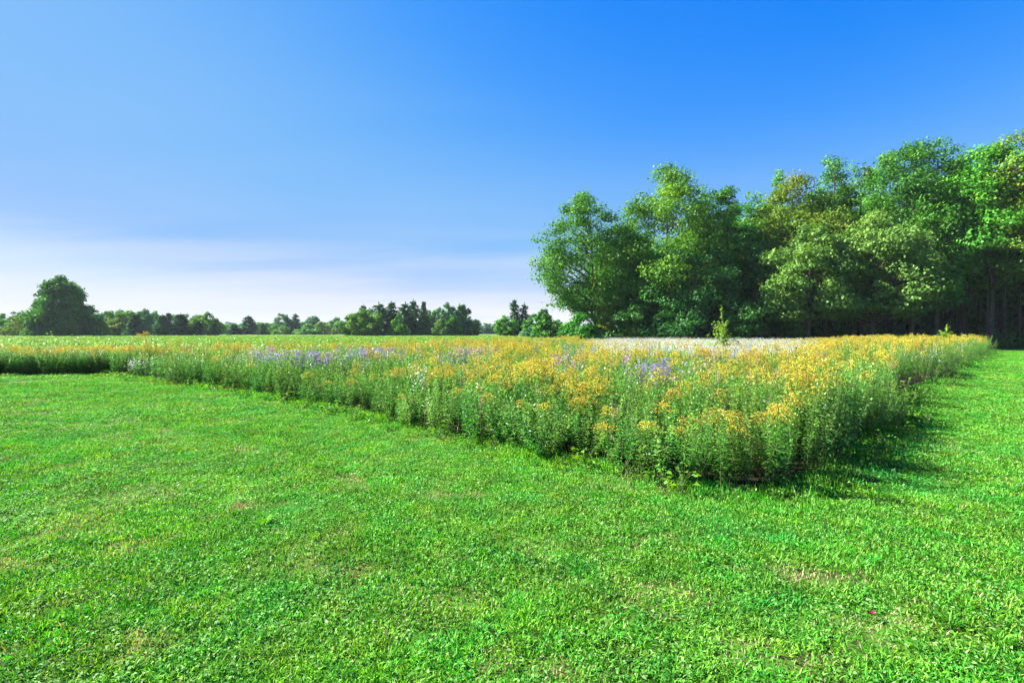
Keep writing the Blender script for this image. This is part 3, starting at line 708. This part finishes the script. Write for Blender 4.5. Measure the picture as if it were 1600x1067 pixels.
def kit_low(seed):
    r = np.random.default_rng(seed); g = Geo(); gs = Geo(); n = 26
    a = r.random(n) * 6.28; l = .05 + .10 * r.random(n); z = .05 + .16 * r.random(n)
    for i in range(n):
        e = np.array([math.cos(a[i]) * l[i], math.sin(a[i]) * l[i], z[i]])
        if i % 3 == 0: add_tube(gs, bez((0, 0, 0), e * [.3, .3, .8], e, 4), .002, 3, .5)
    base = np.stack([np.cos(a) * l, np.sin(a) * l, z], 1)
    add_leaves(g, base, np.stack([np.cos(a), np.sin(a), .3 + 0 * a], 1), r.normal(0, .35, (n, 3)) + [0, 0, 1], .07 * (.6 + .8 * r.random(n)), .042 * (.7 + .6 * r.random(n)), r.random(n), droop=.25)
    return gs.mesh('stem', M_stem, True), g.mesh('foliage', M_lowleaf), None

K_gold = [kit_goldenrod(200 + i) for i in range(6)]
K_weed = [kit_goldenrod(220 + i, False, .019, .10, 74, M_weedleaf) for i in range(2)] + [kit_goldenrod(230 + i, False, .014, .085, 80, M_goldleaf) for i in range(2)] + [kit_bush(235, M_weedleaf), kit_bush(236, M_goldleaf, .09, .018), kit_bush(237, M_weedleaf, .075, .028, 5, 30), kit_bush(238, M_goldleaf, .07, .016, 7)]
K_purp = [kit_aster(240 + i, M_purple, .18, 80, .037) for i in range(3)]
K_whit = [kit_aster(250 + i, M_white, .22, 90, .024, 60) for i in range(3)]
K_dry = [kit_dry(260 + i) for i in range(3)]
K_low = [kit_low(270 + i) for i in range(3)]
HEADNAME = {'dry_stalk': 'seed_head'}

def put(name, kit, label, cat, x, y, rz, s, group=None, tilt=(0, 0)):
    o = thing(name, label, cat, (x, y, float(ground_z(x, y)) + .01), rz, s, group)
    if tilt != (0, 0): o.rotation_euler = (Matrix.Rotation(tilt[1], 3, 'Y') @ Matrix.Rotation(tilt[0], 3, 'X') @ Matrix.Rotation(rz, 3, 'Z')).to_euler()
    for nm, me in zip(('stem', 'foliage', HEADNAME.get(name, 'flower_head')), kit):
        if me is None: continue
        c = link(nm, me, o)
        if nm != 'stem': c['kind'] = 'stuff'
    return o

# --- mass instancing for what nobody could count
def joined(name, kit):                                # one proto object made of a kit's meshes
    g_v, g_f, g_m, g_t, mats, n = [], [], [], [], [], 0
    for me in kit:
        if me is None: continue
        v = np.empty(len(me.vertices) * 3, np.float32); me.vertices.foreach_get('co', v)
        t = np.empty(len(me.vertices), np.float32); me.attributes['tint'].data.foreach_get('value', t)
        li = np.empty(len(me.loops), np.int32); me.loops.foreach_get('vertex_index', li)
        m = np.empty(len(me.polygons), np.int32); me.polygons.foreach_get('material_index', m)
        g_v.append(v.reshape(-1, 3)); g_f.append(li.reshape(-1, 4) + n); g_m.append(m + len(mats)); g_t.append(t)
        n += len(me.vertices); mats += list(me.materials)
    g = Geo(); g.v = g_v; g.f4 = g_f; g.m4 = g_m; g.t = g_t
    return bpy.data.objects.new(name, g.mesh(name, mats))

def scatter(name, protos, P, rz, sc, idx, label, cat, tilt=0.0):
    c = bpy.data.collections.new(name + '_kit')
    for i, p in enumerate(protos):
        p.name = '%s_%02d' % (name, i); c.objects.link(p)
    me = bpy.data.meshes.new(name); n = len(P)
    me.vertices.add(n); me.vertices.foreach_set('co', np.asarray(P, np.float32).ravel())
    rot = np.stack([rng.normal(0, tilt, n), rng.normal(0, tilt, n), rz], 1) if tilt else np.stack([np.zeros(n), np.zeros(n), rz], 1)
    a = me.attributes.new('rot', 'FLOAT_VECTOR', 'POINT'); a.data.foreach_set('vector', rot.astype(np.float32).ravel())
    sc = np.asarray(sc, float); sc = np.repeat(sc[:, None], 3, 1) if sc.ndim == 1 else sc
    a = me.attributes.new('scl', 'FLOAT_VECTOR', 'POINT'); a.data.foreach_set('vector', sc.astype(np.float32).ravel())
    a = me.attributes.new('idx', 'INT', 'POINT'); a.data.foreach_set('value', np.asarray(idx, np.int32))
    o = link(name, me); tag(o, label, cat, kind='stuff')
    ng = bpy.data.node_groups.new(name, 'GeometryNodeTree')
    ng.interface.new_socket('Geometry', in_out='INPUT', socket_type='NodeSocketGeometry')
    ng.interface.new_socket('Geometry', in_out='OUTPUT', socket_type='NodeSocketGeometry')
    N, L = ng.nodes, ng.links
    gi, go = N.new('NodeGroupInput'), N.new('NodeGroupOutput')
    ip = N.new('GeometryNodeInstanceOnPoints'); ci = N.new('GeometryNodeCollectionInfo')
    ci.inputs['Collection'].default_value = c; ci.inputs['Separate Children'].default_value = True; ci.inputs['Reset Children'].default_value = True
    def na(nm, ty):
        q = N.new('GeometryNodeInputNamedAttribute'); q.data_type = ty; q.inputs['Name'].default_value = nm; return q.outputs['Attribute']
    L.new(gi.outputs[0], ip.inputs['Points']); L.new(ci.outputs[0], ip.inputs['Instance']); ip.inputs['Pick Instance'].default_value = True
    L.new(na('idx', 'INT'), ip.inputs['Instance Index']); L.new(na('rot', 'FLOAT_VECTOR'), ip.inputs['Rotation']); L.new(na('scl', 'FLOAT_VECTOR'), ip.inputs['Scale'])
    L.new(ip.outputs[0], go.inputs[0])
    md = o.modifiers.new('scatter', 'NODES'); md.node_group = ng
    return o

def jitter_grid(x0, x1, y0, y1, step):
    xs, ys = np.meshgrid(np.arange(x0, x1, step), np.arange(y0, y1, step))
    n = xs.size
    return xs.ravel() + rng.uniform(-.5, .5, n) * step, ys.ravel() + rng.uniform(-.5, .5, n) * step

# --- where the meadow plants stand
xs, ys = [], []
for step, lo, hi in ((.15, 0, 10.5), (.21, 10.5, 20), (.32, 20, 34), (.48, 34, 75)):
    x, y = jitter_grid(-40, 46, 4.6, 63, step)
    d = np.hypot(x, y); k = (d >= lo) & (d < hi) & (np.abs(x) < 1.12 * y + 3)
    xs.append(x[k]); ys.append(y[k])
x = np.concatenate(xs); y = np.concatenate(ys)
xs_, ys_ = jitter_grid(-26, -14, 19.2, 21.8, .17); x = np.concatenate([x, xs_]); y = np.concatenate([y, ys_])
k = inside(x, y); x, y = x[k], y[k]
dl, dr, df = dist_line(x, y, EDGE_L), dist_line(x, y, EDGE_R), dist_line(x, y, EDGE_F)
de = np.minimum(dl, dr); dist = np.hypot(x, y); ratio = x / y
rough = fbm(x * .8, y * .8, 21) - .5
k = de > -.05 + np.where(dr < dl, 1.1 * vnoise(x * .85, y * .85, 15) ** 2, .32 * vnoise(x * 1.1, y * 1.1, 5) ** 1.6) + .1 * vnoise(x * 4, y * 4, 6)      # an uneven mown edge
x, y, dl, dr, df, de, dist, ratio, rough = [a[k] for a in (x, y, dl, dr, df, de, dist, ratio, rough)]
n = len(x)
right = sstep(.45, .8, ratio)
hgt = (.72 + .30 * sstep(0, 2.0, np.minimum(dl, dr * 4.0)) + .10 * sstep(10, 24, dist) + .16 * right * sstep(9, 22, dist)) * (1 + .75 * rough + .6 * (fbm(x * 2.2, y * 2.2, 23) - .5) + rng.normal(0, .09, n)) * np.where(rng.random(n) < .05, 1.22, 1.0)
strip = (x < -14.5) & (y > 18.4)
hgt = hgt * (1 + .5 * (vnoise(x * 1.0, y * 1.0, 17) - .5) * (dr < 1.6))
hgt = np.where(strip, .98 + .25 * rough + rng.normal(0, .06, n), hgt)
patch = fbm(x * .45 + 9, y * .45, 31, 3)
pg = .07 + .56 * sstep(.35, 2.6, np.where(strip, de * 2, np.minimum(dl * (1 + .9 * sstep(-.05, .25, ratio)), dr * 3.0))) * sstep(.41, .58, patch + .12 * right)
mid_left = (ratio < -.12) & (ratio > -.75) & (y < 18) & ~strip
pg = np.where(mid_left, pg * .6, pg)
pg = np.clip(pg * (1 + .2 * sstep(-.1, .3, ratio)), 0, .62) * .9
kind = np.where(rng.random(n) < pg, 0, 1)               # 0 goldenrod, 1 leafy weed, 2 purple aster, 3 white aster, 4 dry stalk
for cx, cy, rr, p in ((-5.2, 14.8, 1.1, .26), (-7.0, 15.4, .6, .4), (2.6, 9.6, .45, .75), (3.9, 10.4, .38, .75), (-4.3, 17.8, .9, .4), (-1.2, 17, .9, .45), (1.2, 13.0, .5, .5), (6.6, 14.5, .6, .5), (9.3, 15.8, .6, .25), (-8.6, 17.6, .5, .3)):
    kind = np.where((np.hypot(x - cx, y - cy) < rr) & (rng.random(n) < p), 2, kind)
kind = np.where((dist > 11) & (dist < 28) & (dl > 2.2) & (dr > 4) & (rng.random(n) < .13 * sstep(.60, .72, fbm(x * .7, y * .7, 97))), 2, kind)
wp = (.25 + .55 * sstep(.36, .60, fbm(x * .8, y * .8, 58))) * sstep(.13, .2, ratio) * (1 - sstep(.52, .64, ratio)) * sstep(15, 19, dist + 6 * (patch - .5)) * sstep(.2, .38, fbm(x * .3, y * .3, 77))
wp = wp + .06 * sstep(.6, .75, fbm(x * .6, y * .6, 55))
for cx, cy, rr, p in ((-1.6, 15.5, .8, .3), (-8.2, 16.6, .6, .25), (14.5, 18.5, .8, .35)):
    wp = np.where(np.hypot(x - cx, y - cy) < rr, np.maximum(wp, p), wp)
kind = np.where(rng.random(n) < wp, 3, kind)
kind = np.where((rng.random(n) < .02 + .05 * ((df < 3) & (y > 45))), 4, kind)
inband = (ratio > .13) & (ratio < .64) & (dist > 16)
cap = 1.03 + .4 * sstep(.48, .75, ratio)
hgt = np.where(inband & (kind != 3), np.minimum(hgt, cap) * .98, hgt)
hgt = np.where((kind == 3) | (kind == 2), np.clip(hgt, .7, 1.08), hgt)
hgt = np.where(kind == 4, hgt * 1.18, hgt)
hgt = np.where((kind == 1), hgt * .92, hgt)
wide = np.where(dist > 34, 1.55, np.where(dist > 20, 1.3, np.where(dist > 10.5, 1.2, np.where(kind == 0, 1.2, 1.0))))
hgt = np.minimum(hgt, np.where(dist > 13, 1.26 + .12 * right, 1.12) * (1 + np.clip(rng.normal(0, .07, n), -.15, .12)))
rz = rng.random(n) * 6.28
sway = fbm(x * .9, y * .9, 41) - .5
tx = rng.normal(0, .07, n) + .25 * sway; ty = rng.normal(0, .07, n) + .3 * (fbm(x * .9, y * .9, 43) - .5)
nearL = sstep(.45, 0, dl); nearR = sstep(.5, 0, dr)      # stems flop outwards over the mown edge
tx = tx + .22 * nearL * rng.random(n) + .16 * nearR * rng.random(n)
ty = ty - .18 * nearL * rng.random(n) + .24 * nearR * rng.random(n)
pick = np.floor(fbm(x * .7, y * .7, 47, 2) * 12 + rng.normal(0, 1.0, n)).astype(int)
score = dist * (1 + .10 * np.minimum(de, 4))
KITS = [K_gold, K_weed, K_purp, K_whit, K_dry]
NAMES = ['goldenrod', 'leafy_weed', 'purple_aster', 'white_aster', 'dry_stalk']
STUFF = ['goldenrods', 'leafy_weeds', 'purple_asters', 'white_asters', 'dry_stalks']
SL = ['mass of orange yellow goldenrods filling the meadow behind its front plants', 'green leafy weeds crowding the inside of the meadow', 'far purple asters scattered in the meadow',
      'haze of white asters in front of the wood', 'thin brown dry stalks scattered through the meadow']
WHAT = [('orange yellow plumed goldenrod', 'goldenrods', 'flower'), ('green leafy unflowered weed', 'leafy weeds', 'weed'), ('purple flowered aster', 'purple asters', 'flower'),
        ('white flowered bushy aster', 'white asters', 'flower'), ('thin brown seeded dry stalk', 'dry stalks', 'weed')]
def zone(i):
    if strip[i]: return 'in the strip at the far left behind the lawn'
    if dist[i] < 7.2 and de[i] < 1.6: return 'at the near corner of the meadow'
    if dr[i] < 2.0 and dr[i] < dl[i]: return 'along the meadow edge by the lawn strip'
    if dl[i] < 2.0: return 'along the left mown edge of the meadow'
    return 'inside the meadow beyond its mown edge'
for q in range(5):
    ids = np.where(kind == q)[0]; ids = ids[np.argsort(score[ids])]
    solo = ids[:300 if q < 2 else (180 if q == 3 else (120 if q == 2 else 60))]
    rest = ids[len(solo):]
    for i in solo:
        z = zone(i)
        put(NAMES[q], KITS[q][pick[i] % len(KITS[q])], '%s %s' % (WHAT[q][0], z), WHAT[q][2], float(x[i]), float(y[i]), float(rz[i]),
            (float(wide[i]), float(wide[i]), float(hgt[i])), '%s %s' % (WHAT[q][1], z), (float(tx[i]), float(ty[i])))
    if len(rest):
        P = np.stack([x[rest], y[rest], ground_z(x[rest], y[rest]) + .01], 1)
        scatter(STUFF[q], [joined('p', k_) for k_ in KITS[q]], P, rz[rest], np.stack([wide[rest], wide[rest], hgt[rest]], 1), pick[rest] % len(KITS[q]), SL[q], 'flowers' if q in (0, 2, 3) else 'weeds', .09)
print('meadow plants', n, [int((kind == q).sum()) for q in range(5)])

# --- low yellow green weeds along the mown edge
low = []
for pts in (EDGE_L[2:], EDGE_R):
    for (x1, y1), (x2, y2) in zip(pts[:-1], pts[1:]):
        l = math.hypot(x2 - x1, y2 - y1); m = int(min(l, 14) * 3.2)
        for _ in range(m):
            t = rng.random(); low.append((x1 + (x2 - x1) * t + rng.normal(0, .14), y1 + (y2 - y1) * t + rng.normal(0, .14)))
low = sorted(low, key=lambda p: math.hypot(*p))[::2][:90]
for i, (a, b) in enumerate(low):
    put('low_weed', K_low[i % 3], 'low yellow green broad leaved weed at the foot of the meadow plants', 'weed', a, b, rng.random() * 6.28, .6 + .7 * rng.random(), 'low weeds at the meadow edge')

# --- tall plants that stand out
def sapling(seed, H, Wd, n, mat):
    r = np.random.default_rng(seed); g = Geo(); st = stem_pts(r, H, .12)
    add_tube(g, st, np.linspace(.018, .004, 6), 6, .5); c = Geo()
    for i in range(34):
        t0 = .12 + .52 * r.random(); p0 = on(st, np.array([t0]))[0]; a = r.random() * 6.28; l = Wd * .5 * (.6 + .7 * r.random()) * (1.25 - t0)
        p = bez(p0, p0 + [math.cos(a) * l * .5, math.sin(a) * l * .5, .1], p0 + [math.cos(a) * l, math.sin(a) * l, .35 * l + .2], 6); add_tube(g, p, np.linspace(.007, .002, 6), 4, .5)
        q = np.repeat(p, 5, 0) + r.normal(0, .04, (30, 3)); m = len(q)
        add_leaves(c, q, r.normal(0, 1, (m, 3)), r.normal(0, .5, (m, 3)) + [0, 0, 1], .10, .065, r.random(m), droop=.2)
    t = .35 + .65 * r.random(n); q = on(st, t) + r.normal(0, .05, (n, 3)) * (1.3 - t)[:, None]
    add_leaves(c, q, r.normal(0, 1, (n, 3)), r.normal(0, .5, (n, 3)) + [0, 0, 1], .12, .075, r.random(n), droop=.2)
    return g.mesh('trunk', M_bark2, True), c.mesh('crown', mat)
T_sap = tree_leaf('sapling leaves', (.10, .20, .02), (.17, .30, .03), (.25, .38, .05))
plant_tree('sapling', sapling(301, 2.95, 1.35, 90, T_sap), 'pale yellow green sapling rising from the white asters before the dark wood', (at(1131, 25), 25, 0))
plant_tree('sapling', sapling(302, 2.15, .9, 110, T_sap), 'small bright leaved sapling above the goldenrods near the lawn strip', (at(1477, 33), 33, 0))
for i, (px, d, h, lab) in enumerate([(72, 21.5, 1.55, 'tall pale weed sticking up left of the big lone tree'), (88, 21.2, 1.62, 'tall bushy weed sticking up before the big lone tree'), (112, 21.4, 1.5, 'tall thin weed sticking up right of the big tree trunk'),
                                     (215, 20.6, 1.55, 'tall yellow goldenrod of the pair above the left strip'), (228, 20.4, 1.62, 'taller of the goldenrod pair above the left strip'), (303, 21, 1.5, 'single pale tall weed against the far field'),
                                     (318, 20, 1.25, 'thin dark stalk right of the single pale tall weed')]):
    put('goldenrod' if 'goldenrod' in lab else 'leafy_weed', (K_gold if 'goldenrod' in lab else K_weed)[i % 4], lab, 'flower' if 'goldenrod' in lab else 'weed', at(px, d), d, i * 1.1, (1.7, 1.7, h))

# --- old fence at the far left
M_wood = bark_mat('old dark wood', (.012, .010, .009), (.05, .042, .035))
fx = at(27, 19.25)
fence = thing('fence', 'old dark wooden fence with one rail half hidden in the weeds at the far left', 'fence', (fx, 20.1, 0))
def bar(p0, p1, w, h, seed):
    g = Geo(); p0 = np.array(p0, float); p1 = np.array(p1, float); d = unit(p1 - p0)
    u = unit(np.cross(d, [0, 1.0, .01])) ; v_ = np.cross(d, u); rr = np.random.default_rng(seed)
    pts = [p0 + (p1 - p0) * t for t in np.linspace(0, 1, 5)]
    ring = []
    for p in pts:
        for a, b in ((-1, -1), (1, -1), (1, 1), (-1, 1)): ring.append(p + u * w * a * (.5 + rr.normal(0, .03)) + v_ * h * b * (.5 + rr.normal(0, .03)))
    f = [[i * 4 + j, i * 4 + (j + 1) % 4, i * 4 + 4 + (j + 1) % 4, i * 4 + 4 + j] for i in range(4) for j in range(4)] + [[3, 2, 1, 0], [16, 17, 18, 19]]
    g.quads(np.array(ring), np.array(f), .5); return g.mesh('bar', M_wood)
link('post', bar((0, 0, 0), (.01, 0, 1.0), .07, .07, 1), fence)
link('post', bar((-2.4, .03, 0), (-2.42, .03, .98), .10, .10, 2), fence)
link('post', bar((-4.8, .03, 0), (-4.8, .03, 1.0), .10, .10, 3), fence)
link('rail', bar((-5.0, -.075, .66), (.52, -.075, .63), .09, .035, 4), fence)

# ------------------------------------------------------------------ the crop on the field
def soy_proto(seed, n=120):
    r = np.random.default_rng(seed); g = Geo()
    q = np.stack([r.uniform(-.5, .5, n), r.uniform(-.5, .5, n), .45 + .35 * r.random(n) ** .6], 1)
    a = r.random(n) * 6.28
    add_leaves(g, q, np.stack([np.cos(a), np.sin(a), -.1 + 0 * a], 1), r.normal(0, .45, (n, 3)) + [0, 0, 1], .13, .095, r.random(n), droop=.2)
    for i in range(6):
        p = np.array([r.uniform(-.45, .45), r.uniform(-.45, .45), 0]); add_tube(g, bez(p, p + [0, 0, .4], p + [r.normal(0, .1), r.normal(0, .1), .7], 3), .005, 3, .2, 1)
    return bpy.data.objects.new('p', g.mesh('p', [M_soy, M_stem]))
xs, ys, ws = [], [], []
for step, lo, hi, sc in ((.55, 20, 45, 1.0), (.9, 45, 85, 1.35), (1.6, 85, 175, 2.2)):
    a, b = jitter_grid(-230, 30, 21, 175, step); d = np.hypot(a, b)
    k = (d >= lo) & (d < hi) & inside(a, b, FIELD) & (np.abs(a) < 1.15 * b + 4)
    xs.append(a[k]); ys.append(b[k]); ws.append(np.full(k.sum(), sc))
a, b, c = map(np.concatenate, (xs, ys, ws))
hh = .92 + .3 * (fbm(a * .12, b * .12, 61) - .5) + rng.normal(0, .06, len(a))
scatter('crop', [soy_proto(310 + i) for i in range(4)], np.stack([a, b, a * 0 + .02], 1), rng.random(len(a)) * 6.28, np.stack([c, c, hh], 1), rng.integers(0, 4, len(a)), 'pale green leafy crop covering the far field', 'crop', .04)
print('crop', len(a))
o = sheet('crop_canopy', -420, 20, 165, 330, 220, 82, lambda x, y: .60 + .16 * vnoise(x * .9, y * .9, 4), M_canopy, lambda x, y: inside(x, y, FIELD))
tag(o, 'far part of the green crop seen as one canopy', 'crop', kind='stuff')

# ------------------------------------------------------------------ lawn grass
def grass_proto(seed, n=170, size=.26, broad=.18, h=1.0, dead_p=.06):
    r = np.random.default_rng(seed); g = Geo()
    m = int(n * (1 - broad))
    q = np.stack([r.uniform(-.5, .5, m) * size, r.uniform(-.5, .5, m) * size, np.zeros(m)], 1)
    a = r.random(m) * 6.28; lean = .25 + 1.5 * r.random(m) ** 1.3
    ax = np.stack([np.cos(a) * lean, np.sin(a) * lean, np.ones(m)], 1)
    L = h * (.026 + .05 * r.random(m) ** 1.4)
    tint = r.random(m) * .88; dead = r.random(m) < dead_p; tint[dead] = .92 + .08 * r.random(dead.sum())
    add_leaves(g, q, ax, np.stack([-np.cos(a), -np.sin(a), lean], 1) + r.normal(0, .5, (m, 3)), L, .0050 + .0040 * r.random(m), tint, droop=.25, wide=.4)
    c = n - m
    if c:                                            # plantain, clover and dandelion leaves among the grass
        q = np.stack([r.uniform(-.5, .5, c) * size, r.uniform(-.5, .5, c) * size, h * (.006 + .022 * r.random(c))], 1)
        a = r.random(c) * 6.28
        add_leaves(g, q, np.stack([np.cos(a), np.sin(a), .1 + .5 * r.random(c)], 1), r.normal(0, .45, (c, 3)) + [0, 0, 1], .016 + .026 * r.random(c), .010 + .008 * r.random(c), r.random(c), mi=1, wide=.55, droop=.2)
    return bpy.data.objects.new('p', g.mesh('p', [M_grass, M_clover]))
protos = [grass_proto(400 + i, 200, .27, [.08, .18, .3, .42][i % 4], [1, 1.15, .9, 1][i % 4], [.02, .03, .05, .09][(i // 2) % 4]) for i in range(8)]
protos += [grass_proto(420, 120, .27, .05, .8, .3), grass_proto(421, 100, .27, .04, .7, .75)]     # 8, 9: thin spots
BARE = [(at(410, 4.65), 4.65, .42, .14), (at(455, 3.46), 3.46, .30, .10), (at(525, 3.45), 3.45, .16, .07), (at(15, 3.5), 3.5, .25, .12), (at(545, 5.6), 5.6, .25, .12), (at(690, 5.0), 5.0, .3, .12),
        (at(1270, 3.3), 3.3, .3, .13), (at(1040, 3.1), 3.1, .18, .10), (at(1390, 2.75), 2.75, .3, .10), (at(1210, 2.5), 2.5, .3, .10), (at(240, 2.6), 2.6, .2, .08), (at(100, 2.9), 2.9, .2, .08), (at(830, 2.4), 2.4, .2, .1)]
xs, ys, ws = [], [], []
for step, lo, hi, sc in ((.125, 1.3, 5.5, .85), (.17, 5.5, 11, 1.05), (.26, 11, 22, 1.6), (.5, 22, 70, 3.0)):
    a, b = jitter_grid(-32, 75, -1.0, 62, step); d = np.hypot(a, b)
    k = (d >= lo) & (d < hi) & (np.abs(a) < 1.2 * b + 4.5) & (~inside(a, b) | (np.minimum(dist_line(a, b, EDGE_L), dist_line(a, b, EDGE_R)) < .35)) & (b < 66 - .38 * a)
    k &= (b < 21) | (a > 0)
    xs.append(a[k]); ys.append(b[k]); ws.append(np.full(k.sum(), sc))
a, b, c = map(np.concatenate, (xs, ys, ws))
ix = np.clip(np.floor(8 * (fbm(a * 1.7, b * 1.7, 88, 2) * 1.6 - .3) + rng.normal(0, 1.6, len(a))), 0, 7).astype(int)
thin = fbm(a * 1.3, b * 1.3, 91, 3) + rng.normal(0, .05, len(a))
ix = np.where(thin > .71, 8, ix)
for cx, cy, rx, ry in BARE:
    e = ((a - cx) / (rx * 1.15)) ** 2 + ((b - cy) / (ry * 1.0)) ** 2 + rng.normal(0, .35, len(a))
    ix = np.where(e < 1, 9, ix)
hz = (.55 + .95 * fbm(a * 1.1, b * 1.1, 71, 3)) * np.where(c > 1.5, 1.15, 1.0) * np.where(inside(a, b), 2.6, 1.0 + 1.0 * (np.minimum(dist_line(a, b, EDGE_L), dist_line(a, b, EDGE_R)) < .22) * rng.random(len(a)))
scatter('grass', protos, np.stack([a, b, ground_z(a, b)], 1), rng.random(len(a)) * 6.28, np.stack([c, c, hz], 1), ix, 'short bright green mown grass of the lawn', 'grass', .05)
print('grass', len(a))

# --- clumps that stand out of the lawn
def tuft(seed, n=60, L=.10):
    r = np.random.default_rng(seed); g = Geo(); a = r.random(n) * 6.28; l = .3 + .9 * r.random(n)
    q = np.stack([np.cos(a) * .03 * r.random(n), np.sin(a) * .03 * r.random(n), 0 * a], 1)
    add_leaves(g, q, np.stack([np.cos(a) * l, np.sin(a) * l, np.ones(n)], 1), np.stack([-np.cos(a), -np.sin(a), l], 1), L * (.6 + .6 * r.random(n)), .0065, .3 + .5 * r.random(n), droop=.35)
    return g.mesh('grass_tuft', M_grass)
for i, (px, d, s, lab) in enumerate([(1490, 2.75, 1.2, 'bright green coarse grass tuft at the lower right of the lawn'), (410, 4.25, 1.3, 'dark green grass tuft below the dry patch'), (1515, 2.95, 1.0, 'coarse grass tuft just behind the bright lower right one'),
                                     (75, 2.75, 1.0, 'coarse grass tuft at the lower left of the lawn'), (640, 2.45, .9, 'small grass tuft at the bottom of the lawn'), (1570, 2.6, 1.1, 'coarse grass tuft in the lower right corner of the lawn')]):
    xx = at(px, d); tag(link('grass_tuft', tuft(500 + i), loc=(xx, d, float(ground_z(xx, d)))), lab, 'grass tuft').scale = (s, s, s)
# a curled dark red leaf
g = Geo(); u = np.linspace(-1, 1, 7); vv = np.linspace(-1, 1, 5); V = []
for a_ in u:
    for b_ in vv: w_ = math.sqrt(max(0, 1 - a_ * a_)) * .016 + .001; V.append((a_ * .025, b_ * w_, .010 + .010 * b_ * b_ + .008 * a_ * a_))
F = [[i * 5 + j, i * 5 + j + 1, i * 5 + j + 6, i * 5 + j + 5] for i in range(6) for j in range(4)]
g.quads(np.array(V), np.array(F), .5)
M_redleaf = leaf_mat('dead red leaf', [(0, (.10, .012, .012)), (1, (.16, .02, .015))], .2, (1.2, .8, .6), .05, .4, 0, 0)
xx = at(1367, 2.8)
tag(link('fallen_leaf', g.mesh('fallen_leaf', M_redleaf, True), loc=(xx, 2.8, float(ground_z(xx, 2.8)) + .03)), 'small curled dark red fallen leaf on the grass at the lower right', 'leaf')

print('triangles', sum(2 * len(o.data.polygons) for o in S.objects if o.type == 'MESH'), 'unique', sum(2 * len(m.polygons) for m in bpy.data.meshes))
